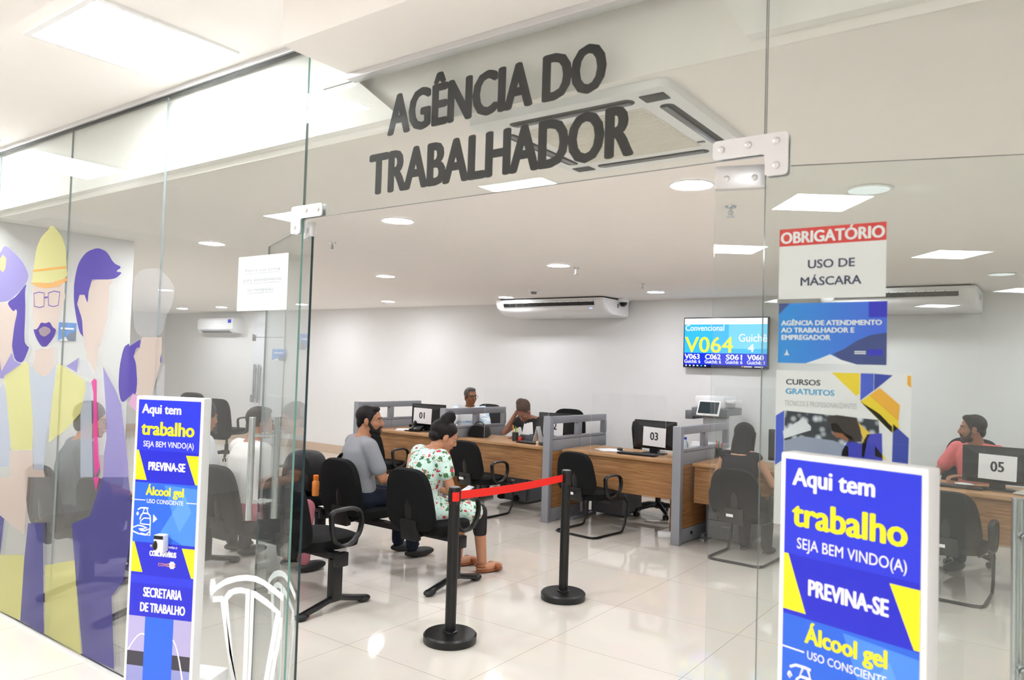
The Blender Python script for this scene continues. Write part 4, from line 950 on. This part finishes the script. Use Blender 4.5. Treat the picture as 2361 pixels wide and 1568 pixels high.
g = G()
for s_, u, v, f in (('AGÊNCIA DE ATENDIMENTO', .03, .37, .93), ('AO TRABALHADOR E', .03, .49, .69), ('EMPREGADOR', .03, .61, .47)):
    x, y = U(u, v); tx(g, s_, x, y, .078*Hh, 0, f*W, .0008)
for v in (.785, .815): flat(g, [U(.72, v), U(.82, v), U(.82, v+.018), U(.72, v+.018)], 0, .0006)
flat(g, [U(.06, .87), U(.075, .84), U(.088, .77), U(.10, .84), U(.115, .87)], 0, .0006)
part('white_lettering', g, wht_pr, t, smooth=False)

t, W, Hh = poster('course_poster', 'white CURSOS GRATUITOS poster with blue and yellow shapes, behind the right totem', 'poster', (1790, 853), (2096, 1252)); U = P2(W, Hh)
ypr = mat('poster_yellow', (248, 220, 34), .5); opr = mat('poster_orange', (248, 184, 46), .5); bpr = mat('poster_blue', (60, 92, 214), .5); bdp = mat('poster_deep_blue', (36, 64, 178), .5)
g = G(); v_ = lambda a, b: U((a-40)/1268, (b-670)/1640)      # traced on the sheet
flat(g, [v_(590, 680), v_(855, 680), v_(855, 890), v_(820, 908)], 0, .0003); flat(g, [v_(862, 965), v_(1040, 1080), v_(1150, 1200), v_(1150, 1260), v_(1000, 1110)], 0, .0003)
flat(g, [v_(862, 965), v_(940, 900), v_(1200, 1130), v_(1210, 1200), v_(1150, 1260)], 0, .0003); part('yellow_shapes', g, ypr, t, smooth=False)
g = G(); flat(g, [v_(940, 900), v_(1035, 820), v_(1215, 980), v_(1205, 1140)], 0, .0004); flat(g, [v_(1275, 690), v_(1308, 690), v_(1308, 810), v_(1275, 780)], 0, .0004); part('orange_shapes', g, opr, t, smooth=False)
g = G(); flat(g, [v_(862, 680), v_(980, 680), v_(980, 850), v_(862, 955)], 0, .0003); flat(g, [v_(45, 1160), v_(130, 1100), v_(130, 1620), v_(45, 1690)], 0, .0003); part('blue_shapes', g, bpr, t, smooth=False)
g = G(); flat(g, [v_(985, 680), v_(1150, 690), v_(985, 850)], 0, .0003); flat(g, [v_(1158, 1170), v_(1295, 1300), v_(1290, 1600), v_(1152, 1560)], 0, .0003); part('deep_blue_shapes', g, bdp, t, smooth=False)
g = G(); x, y = v_(140, 820); tx(g, 'CURSOS', x, y, .034*Hh, 0, .27*W, .0006); part('dark_lettering', g, mat('charcoal_ink', (60, 60, 76), .5), t, smooth=False)
g = G(); x, y = v_(138, 920); tx(g, 'GRATUITOS', x, y, .034*Hh, 0, .38*W, .0006); part('cyan_lettering', g, mat('cyan_ink', (62, 172, 226), .5), t, smooth=False)
g = G(); x, y = v_(132, 1045); tx(g, 'TÉCNICOS E PROFISSIONALIZANTES', x, y, .032*Hh, 0, .55*W, 0); part('grey_lettering', g, mat('grey_ink', (186, 186, 188), .5), t, smooth=False)
# printed photograph: a worker bent over a bright workbench
ph = mat('printed_workshop', (40, 48, 60), .5); nt, N, L, bs = nodes(ph); tc = N.new('ShaderNodeTexCoord'); vo = N.new('ShaderNodeTexVoronoi'); vo.inputs['Scale'].default_value = 46
cr = N.new('ShaderNodeValToRGB'); cr.color_ramp.elements[0].position = .12; cr.color_ramp.elements[0].color = (.75, .82, .9, 1); cr.color_ramp.elements[1].position = .5; cr.color_ramp.elements[1].color = (.02, .028, .045, 1)
L.new(tc.outputs['Object'], vo.inputs['Vector']); L.new(vo.outputs['Distance'], cr.inputs[0]); L.new(cr.outputs[0], bs.inputs['Base Color'])
o = part('photo_print', G().add([L1 @ Vector((*v_(a, b), .0003)) for a, b in ((135, 1100), (1030, 1140), (1060, 1700), (135, 1700))], [[0, 1, 2, 3]]), ph, t, smooth=False)
sub = lambda nm, c, *polys: part(nm, (lambda g: ([flat(g, [v_(a, b) for a, b in p], 0, .0005+.0002*i) for i, p in enumerate(polys)], g)[1])(G()), mat('print_'+nm, c, .5), o, smooth=False)
sub('white_machine', (226, 230, 236), [(120, 1320), (320, 1170), (400, 1250), (400, 1290), (130, 1400)])
sub('bench_top', (150, 160, 186), [(135, 1420), (320, 1360), (620, 1380), (760, 1430), (760, 1560), (135, 1560)])
sub('worker_hair', (40, 26, 20), [(560, 1140), (640, 1115), (830, 1130), (870, 1250), (880, 1370), (790, 1380), (700, 1300), (610, 1290)])
sub('worker_face', (150, 92, 54), [(590, 1210), (650, 1200), (720, 1290), (800, 1330), (780, 1390), (700, 1350), (640, 1345), (610, 1300)])
sub('worker_overall', (48, 54, 196), [(700, 1480), (770, 1345), (880, 1400), (930, 1290), (1060, 1270), (1070, 1560), (690, 1560)])
sub('yellow_strap', (240, 204, 70), [(830, 1160), (880, 1210), (960, 1280), (935, 1330), (905, 1520), (880, 1520), (890, 1330)])
sub('wedge', (248, 220, 34), [(1000, 1400), (1110, 1530), (1000, 1500)])

t, W, Hh = poster('ticket_notice', 'white paper notice about taking a ticket, on the left glass beside the door', 'notice', (551, 594), (660, 714)); U = P2(W, Hh)
g = G()
for s_, u, v, f in (('Retire sua senha', .14, .285, .71), ('para atendimento', .11, .465, .78), ('na recepção.', .20, .645, .55)):
    x, y = U(u, v); tx(g, s_, x, y, .065*Hh, 0, f*W, .0003); flat(g, [U(u, v+.03), U(u+f, v+.03), U(u+f, v+.038), U(u, v+.038)], 0, .0006)
part('grey_lettering', g, mat('faded_ink', (176, 178, 184), .6), t, smooth=False)

# printed figures on the left glass
A = lambda x, y: (x/5.226, 500+y/5.226)
B = lambda x, y: (x/5.226, 800+y/5.226)
Cc = lambda x, y: (x/3.35, 1100+y/3.35)
FM = dict(purple=film('film_purple', (92, 78, 170), .76), skin=film('film_skin', (228, 211, 202), .46), yellow=film('film_yellow', (230, 228, 158), .46), orange=film('film_orange', (240, 180, 110), .6), lav=film('film_lavender', (158, 150, 212), .52),
          pale=film('film_pale_blue', (206, 214, 230), .42), white=film('film_white', (240, 242, 246), .16), pink=film('film_pink', (222, 84, 160), .70), blue=film('film_blue', (104, 102, 170), .50), rose=film('film_rose', (226, 176, 216), .6))
YF = YG-.0058
def figure(name, label, pieces):
    t = thing(name, label, 'window film', (0, YF, 0), 0, 'printed figures on the left glass')
    for i, (nm, col, pts) in enumerate(pieces):
        if nm in ('hair', 'cap', 'hat', 'beard', 'mouth'): pts = chaikin(chaikin(pts))
        W3 = [onY(*p, YF) for p in pts]; lift = -.0006*i
        part(nm, G().add([(q.x, lift, q.z) for q in W3], [list(range(len(W3)))]), FM[col], t, smooth=False)
def pl(f, *xy): return [f(*p) for p in xy]
def ring(f, pts, w_):
    cx_ = sum(p[0] for p in pts)/len(pts); cy_ = sum(p[1] for p in pts)/len(pts); inn = [(cx_+(x-cx_)*w_, cy_+(y-cy_)*w_) for x, y in pts]
    return pl(f, *(pts+[pts[0]]+[inn[0]]+inn[::-1]))
figure('police_officer_film', 'printed police officer with a lavender cap at the left picture edge of the glass', [
    ('face', 'skin', pl(A, (-60, 1030), (80, 1035), (160, 1145), (195, 1110), (210, 1150), (175, 1300), (150, 1568)) + pl(B, (145, 60), (30, 310), (-60, 200))),
    ('hair', 'purple', pl(A, (325, 790), (300, 900), (308, 1100), (290, 1500), (330, 1560)) + pl(B, (355, 5), (275, 200), (180, 160), (145, 0)) + pl(A, (150, 1500), (175, 1300), (210, 1150), (195, 1110), (160, 1145), (80, 1035), (200, 960))),
    ('cap', 'lav', pl(A, (-60, 560), (0, 440), (65, 330), (230, 490), (290, 570), (348, 700), (325, 790), (210, 930), (100, 1020), (-60, 1030))),
    ('badge', 'yellow', pl(A, (5, 500), (40, 455), (80, 500), (70, 620), (40, 670), (5, 640))),
    ('collar', 'lav', pl(B, (-60, 120), (0, 120), (20, 300), (145, 70), (175, 165), (275, 210), (50, 380), (-60, 370))),
    ('shirt', 'pale', pl(B, (-60, 600), (40, 440), (80, 540), (125, 1100), (120, 1440), (-60, 1440))),
    ('trousers', 'blue', pl(Cc, (-30, 280), (38, 310), (5, 600), (-30, 620)))])
figure('builder_film', 'printed bearded builder with glasses and a yellow hard hat on the left glass', [
    ('face', 'skin', pl(A, (390, 845), (560, 862), (760, 820), (790, 960), (720, 1200), (690, 1400), (560, 1568), (500, 1568), (410, 1360), (395, 1100))),
    ('neck', 'skin', pl(B, (420, 40), (500, 20), (560, 20), (650, 0), (650, 250), (600, 330), (530, 360), (460, 320), (400, 240))),
    ('hat', 'yellow', pl(A, (385, 780), (410, 600), (440, 380), (500, 240), (590, 150), (610, 105), (640, 105), (700, 170), (750, 240), (800, 400), (805, 600), (820, 735), (600, 800), (370, 790))),
    ('hat_band', 'orange', pl(A, (400, 640), (800, 595), (800, 620), (400, 665))),
    ('hat_brim', 'orange', pl(A, (370, 790), (600, 800), (820, 735), (815, 770), (700, 840), (560, 862), (440, 845))),
    ('beard', 'purple', pl(A, (405, 1350), (440, 1360), (470, 1330), (500, 1270), (555, 1285), (605, 1262), (640, 1330), (690, 1360), (640, 1480), (560, 1568), (500, 1560), (440, 1460)) ),
    ('mouth', 'skin', pl(A, (470, 1360), (540, 1315), (610, 1345), (620, 1390), (545, 1450), (490, 1420))),
    ('spectacles', 'purple', ring(A, [(412, 920), (480, 903), (545, 915), (540, 1085), (480, 1098), (418, 1080)], .90)),
    ('spectacles', 'purple', ring(A, [(588, 915), (660, 890), (735, 905), (715, 1070), (650, 1088), (592, 1070)], .90)),
    ('spectacles', 'purple', pl(A, (545, 965), (588, 960), (588, 978), (545, 983))),
    ('vest', 'yellow', pl(B, (320, 170), (360, 230), (410, 900), (400, 1240), (150, 1240), (80, 500), (60, 350))),
    ('vest', 'yellow', pl(B, (710, 190), (1040, 410), (1050, 520), (980, 800), (800, 1000), (600, 1150), (640, 640))),
    ('shirt', 'pale', pl(B, (360, 230), (400, 240), (460, 320), (530, 360), (600, 330), (650, 250), (700, 200), (640, 640), (560, 1150), (540, 1480), (420, 1480), (410, 900))),
    ('arms', 'skin', pl(B, (130, 1250), (400, 1250), (420, 1480), (540, 1480), (560, 1568), (130, 1568))),
    ('arms', 'skin', pl(Cc, (-30, 0), (228, 0), (195, 440), (30, 310), (-30, 250))),
    ('trousers', 'yellow', pl(Cc, (5, 600), (195, 600), (200, 660), (168, 1105), (0, 1030), (-30, 1015))),
    ('shirt_front', 'blue', pl(Cc, (230, 355), (345, 355), (352, 1205), (170, 1108), (200, 640))),
    ('trousers', 'yellow', pl(Cc, (360, 680), (590, 640), (640, 1370), (360, 1210)))])
figure('suit_man_film', 'printed man in a lavender suit with a pink tie on the left glass', [
    ('hair', 'purple', pl(A, (1010, 1460), (950, 1380), (890, 1050), (890, 800), (940, 560), (1040, 420), (1180, 370), (1290, 420), (1370, 560), (1470, 605), (1390, 660), (1478, 670), (1380, 755), (1110, 755), (1070, 900), (1055, 1050), (1020, 940), (960, 940), (930, 1050), (990, 1230), (1000, 1400))),
    ('face', 'skin', pl(A, (1110, 755), (1380, 755), (1320, 830), (1300, 1200), (1200, 1568), (1020, 1568), (1000, 1400), (990, 1230), (930, 1050), (960, 940), (1020, 940), (1055, 1050), (1070, 900))),
    ('neck', 'skin', pl(B, (1030, 0), (1190, 0), (1160, 300), (1060, 160))),
    ('shirt', 'white', pl(B, (1060, 160), (1150, 380), (1200, 330), (1250, 240), (1290, 700), (1260, 1300), (1200, 1300), (1175, 560), (1110, 400), (960, 330), (960, 130))),
    ('tie', 'pink', pl(B, (1105, 420), (1140, 380), (1170, 400), (1170, 520), (1190, 1300), (1210, 1450), (1150, 1568), (1130, 1300), (1130, 560))),
    ('tie', 'pink', pl(Cc, (725, 0), (770, 0), (745, 110))),
    ('jacket', 'lav', pl(B, (1250, 240), (1400, 520), (1470, 700), (1550, 1400), (1560, 1568), (1250, 1568), (1260, 1300), (1290, 1100), (1280, 700))),
    ('jacket', 'lav', pl(B, (805, 230), (960, 130), (935, 310))),
    ('jacket', 'pale', pl(B, (1040, 410), (1110, 430), (1128, 1568), (980, 1568), (980, 800))),
    ('trousers', 'blue', pl(Cc, (560, 360), (700, 300), (800, 0), (1000, 0), (1040, 350), (960, 800), (870, 920), (890, 1485), (645, 1372)))])
figure('dark_haired_woman_film', 'printed woman with dark hair and a lavender collar beside the left totem', [
    ('hair', 'purple', pl(A, (1490, 1568), (1560, 1520), (1555, 1568), (1700, 1465), (1680, 1568)) + pl(B, (1690, 5), (1640, 10), (1610, 110), (1640, 200), (1655, 420), (1640, 570), (1590, 570), (1465, 690), (1425, 500), (1440, 230))),
    ('face', 'skin', pl(A, (1710, 1450), (1950, 1450), (1950, 1568)) + pl(B, (1950, 60), (1940, 170), (1840, 560), (1760, 690), (1640, 570), (1655, 420), (1640, 200), (1610, 110), (1690, 5))),
    ('collar', 'rose', pl(B, (1605, 555), (1780, 690), (1780, 790), (1690, 830), (1550, 680))),
    ('hair', 'purple', pl(B, (1930, 170), (1950, 60), (1945, 210)))])
figure('white_cap_film', 'printed figure in a tall white cap, rightmost on the left glass', [
    ('cap', 'white', pl(A, (1600, 660), (1900, 600), (2060, 770), (2110, 870), (2080, 1050), (2000, 1200), (1950, 1450), (1600, 1440))),
    ('coat', 'white', pl(B, (1850, 560), (1990, 170), (1985, 560), (1800, 640)))])
D_ = lambda x, y: (480+x/5.85, 1300+y/5.85)
wv = mat('white_vinyl', (244, 246, 248), .5)
ARC = [[(60, 320), (130, 265), (250, 190), (400, 155), (520, 148), (650, 165), (760, 220), (900, 320), (1015, 415), (1010, 505), (860, 385), (740, 290), (620, 240), (510, 228), (380, 242), (230, 290), (130, 350), (60, 410)],
       [(60, 440), (200, 430), (215, 460), (240, 700), (290, 1050), (330, 1300), (400, 1700), (330, 1700), (270, 1290), (225, 1000), (165, 515), (60, 520)],
       [(215, 440), (270, 360), (360, 322), (440, 316), (565, 345), (530, 1330), (510, 1700), (455, 1700), (475, 1300), (505, 405), (430, 395), (340, 415), (268, 490), (285, 700), (345, 1380), (400, 1680), (345, 1480), (285, 1200)],
       [(575, 355), (640, 370), (800, 480), (975, 650), (975, 700), (790, 1700), (725, 1700), (905, 690), (915, 670), (800, 580), (620, 455), (585, 1330), (565, 1700), (520, 1700), (545, 1330)],
       [(980, 720), (1000, 730), (985, 960), (850, 1700), (800, 1700), (900, 1150)]]
t = thing('arch_emblem', 'white arched vinyl emblem low on the left glass, right of the left totem', 'window emblem', (0, YF, 0))
for k, poly in enumerate(ARC):
    W3 = [onY(*D_(*p), YF) for p in poly]; part('arc' if k == 0 else 'rib', G().add([(min(q.x, -2.577), 0, q.z) for q in W3], [list(range(len(W3)))]), wv, t, smooth=False)
# its twin on the open left leaf
W3s = [[onY(*D_(*p), YF) for p in poly] for poly in ARC]; xr0 = -2.577
t = thing('arch_emblem', 'white arched vinyl emblem low on the open left door leaf', 'window emblem', d1.location.copy(), d1.rotation_euler.z)
for k, W3 in enumerate(W3s):
    part('arc' if k == 0 else 'rib', G().add([(max(xr0-q.x, .004)+.0, .0065, q.z) for q in W3], [list(range(len(W3)))]), wv, t, smooth=False)

# ---------------------------------------------------------------- the two blue totems
def totem(label, c, rz, nozzle=True):
    t = thing('dispenser_totem', label, 'information totem', (c[0], c[1], 0), rz, 'blue information totems')
    Wt, Ht, Dt = .325, 1.48, .055
    part('board', G().bb(-Wt/2, Wt/2, 0, Dt, .02, Ht, .006), wht, t)
    part('pedal_base', G().bb(-Wt/2+.01, Wt/2+.035, -.02, .20, 0, .05, .01).bb(-Wt/2+.03, Wt/2+.055, Dt, .19, .05, .31, .02), wht, t)
    M = face_M((0, -.0008, 0)); w2 = .149; S_ = .000429; top = Ht-.014
    q = lambda x, v: (-w2+x*S_, top-v*S_)           # artwork grid of the printed face
    g = G(); z = [0]
    f = lambda pts, m, lift=0: g.add([M @ Vector((*q(*p), .0002+lift)) for p in pts], [list(range(len(pts)))], m)
    F = 695
    def band(v0, v1, m, lift=0): f([(0, v0), (F, v0), (F, v1), (0, v1)], m, lift)
    band(0, 500, 0); band(500, 815, 1); band(815, 1400, 2); band(1400, 1720, 1); band(1720, 1800, 0); band(1800, 2120, 1)
    f([(330, 830), (F, 850), (F, 1400), (560, 1400), (310, 1290), (430, 1100)], 3, .0002); f([(430, 1100), (560, 900), (640, 1080), (520, 1280)], 4, .0003)
    for v in (500, 1400):
        f([(0, v), (25, v), (130, v+292), (0, v+292)], 5, .0003); f([(555, v+30), (F, v+30), (F, v+310), (670, v+310)], 5, .0003)
    band(2120, 2460, 6, .0001); band(2460, 2600, 7, .0002); band(2600, 2950, 8, .0002); band(2950, 3330, 7, .0002); f([(185, 2120), (500, 2120), (500, 3330), (185, 3330)], 2, .0004)
    def arch(x0, x1, v0, hgt, wd):
        P = [(x0+(x1-x0)*k/12, v0-hgt*math.sin(PI*k/12)) for k in range(13)]; Q = [(x0+wd+(x1-x0-2*wd)*k/12, v0-(hgt-wd)*math.sin(PI*k/12)) for k in range(13)]; f(P+Q[::-1], 9, .0003)
    arch(0, 330, 2460, 180, 14); arch(330, 640, 2720, 420, 18)
    f([(0, 520-22+0), (0, 0)][:0] or [(0, 985), (125, 985), (125, 993), (0, 993)], 9, .0004); f([(580, 985), (F, 985), (F, 993), (580, 993)], 9, .0004)
    # pump bottle over an open hand, and the arrow
    ic = lambda pts, wd: g.tube([M @ Vector((*q(*p), .0006)) for p in pts], wd*S_, 6, 9)
    ic([(50, 1085), (80, 1068), (130, 1065), (165, 1068)], 8); ic([(120, 1075), (105, 1115), (165, 1115), (150, 1075)], 7); ic([(75, 1180), (90, 1135), (110, 1118), (165, 1118), (190, 1140), (195, 1190), (195, 1330), (95, 1315)], 7)
    ic([(195, 1165), (120, 1165), (85, 1195), (82, 1220), (110, 1225), (195, 1225)], 6); ic([(0, 1265), (60, 1240), (110, 1245), (160, 1262), (120, 1272), (70, 1275)], 7); ic([(0, 1300), (60, 1320), (150, 1330), (195, 1285), (185, 1268), (130, 1290), (85, 1285)], 7)
    ic([(45, 1110), (38, 1130), (48, 1142), (58, 1130), (45, 1110)], 6); f([(222, 1120), (268, 1165), (222, 1205)], 9, .0005)
    # white board with the round emblem of the corona campaign
    f([(455+12*math.cos(a)*(3.4 if k % 2 else 2.6), 1600+12*math.sin(a)*(3.4 if k % 2 else 2.6)) for k, a in enumerate([j*PI/8 for j in range(16)])], 9, .0004)
    tt = lambda s, x, v, cap, m, fit, bold=0: g.text(s, cap*S_/.682, M @ Matrix.Translation((*q(x, v), 0)), m, 1, bold, 'LEFT', .0007, fit*S_)
    tt('Aqui tem', 45, 133, 88, 9, 440, .0019); tt('trabalho', 48, 345, 128, 5, 595, .0028); tt('SEJA BEM VINDO(A)', 72, 462, 55, 9, 560, .0002)
    tt('PREVINA-SE', 140, 690, 78, 9, 412, .0018); tt('Álcool gel', 130, 935, 82, 5, 425, .002); tt('USO CONSCIENTE', 140, 1015, 40, 9, 405, .0002)
    tt('TODOS JUNTOS CONTRA O', 200, 1440, 20, 9, 305, .0004); tt('CORONAVÍRUS', 200, 1525, 48, 9, 300, .0016); tt('COVID-19', 300, 1618, 30, 10, 190, .0006)
    tt('SECRETARIA', 150, 1925, 88, 9, 430, .0018); tt('DE TRABALHO', 120, 2070, 84, 9, 500, .0018)
    part('printed_face', g, [royal, royal_d, azure, azure_l, mat('pale_azure_print', (92, 156, 240), .4), yel, mat('dusk_sky_print', (176, 170, 214), .5), mat('dark_shore_print', (62, 60, 72), .5), mat('lake_print', (146, 150, 206), .5), wht_pr, mat('copper_print', (216, 140, 110), .5)], t, smooth=False)
    n = part('gel_nozzle', G().bb(.0-.022, .024, -.035, 0, top-1465*S_, top-1300*S_, .004), wht_pr, t)
    part('nozzle_shade', G().bb(-.020, .022, -.036, -.03, top-1340*S_, top-1305*S_), blk_pl, n); part('nozzle_spout', G().ell((-.012, -.037, top-1400*S_), (.010, .012, .020), None, 12, 8), blk_pl, n)
    return t
LA, LB = onZ(345, 912, 1.48), onZ(503, 919, 1.48); RA, RB = onZ(1822, 1037, 1.48), onZ(2147, 1075, 1.48)
totem('blue Aqui tem trabalho totem standing before the left glass', ((LA.x+LB.x)/2, (LA.y+LB.y)/2-.06), math.atan2(LB.y-LA.y, LB.x-LA.x))
totem('large blue Aqui tem trabalho totem at the lower right, before the course poster', ((RA.x+RB.x)/2, (RA.y+RB.y)/2-.06), math.atan2(RB.y-RA.y, RB.x-RA.x))
bpy.context.view_layer.update()
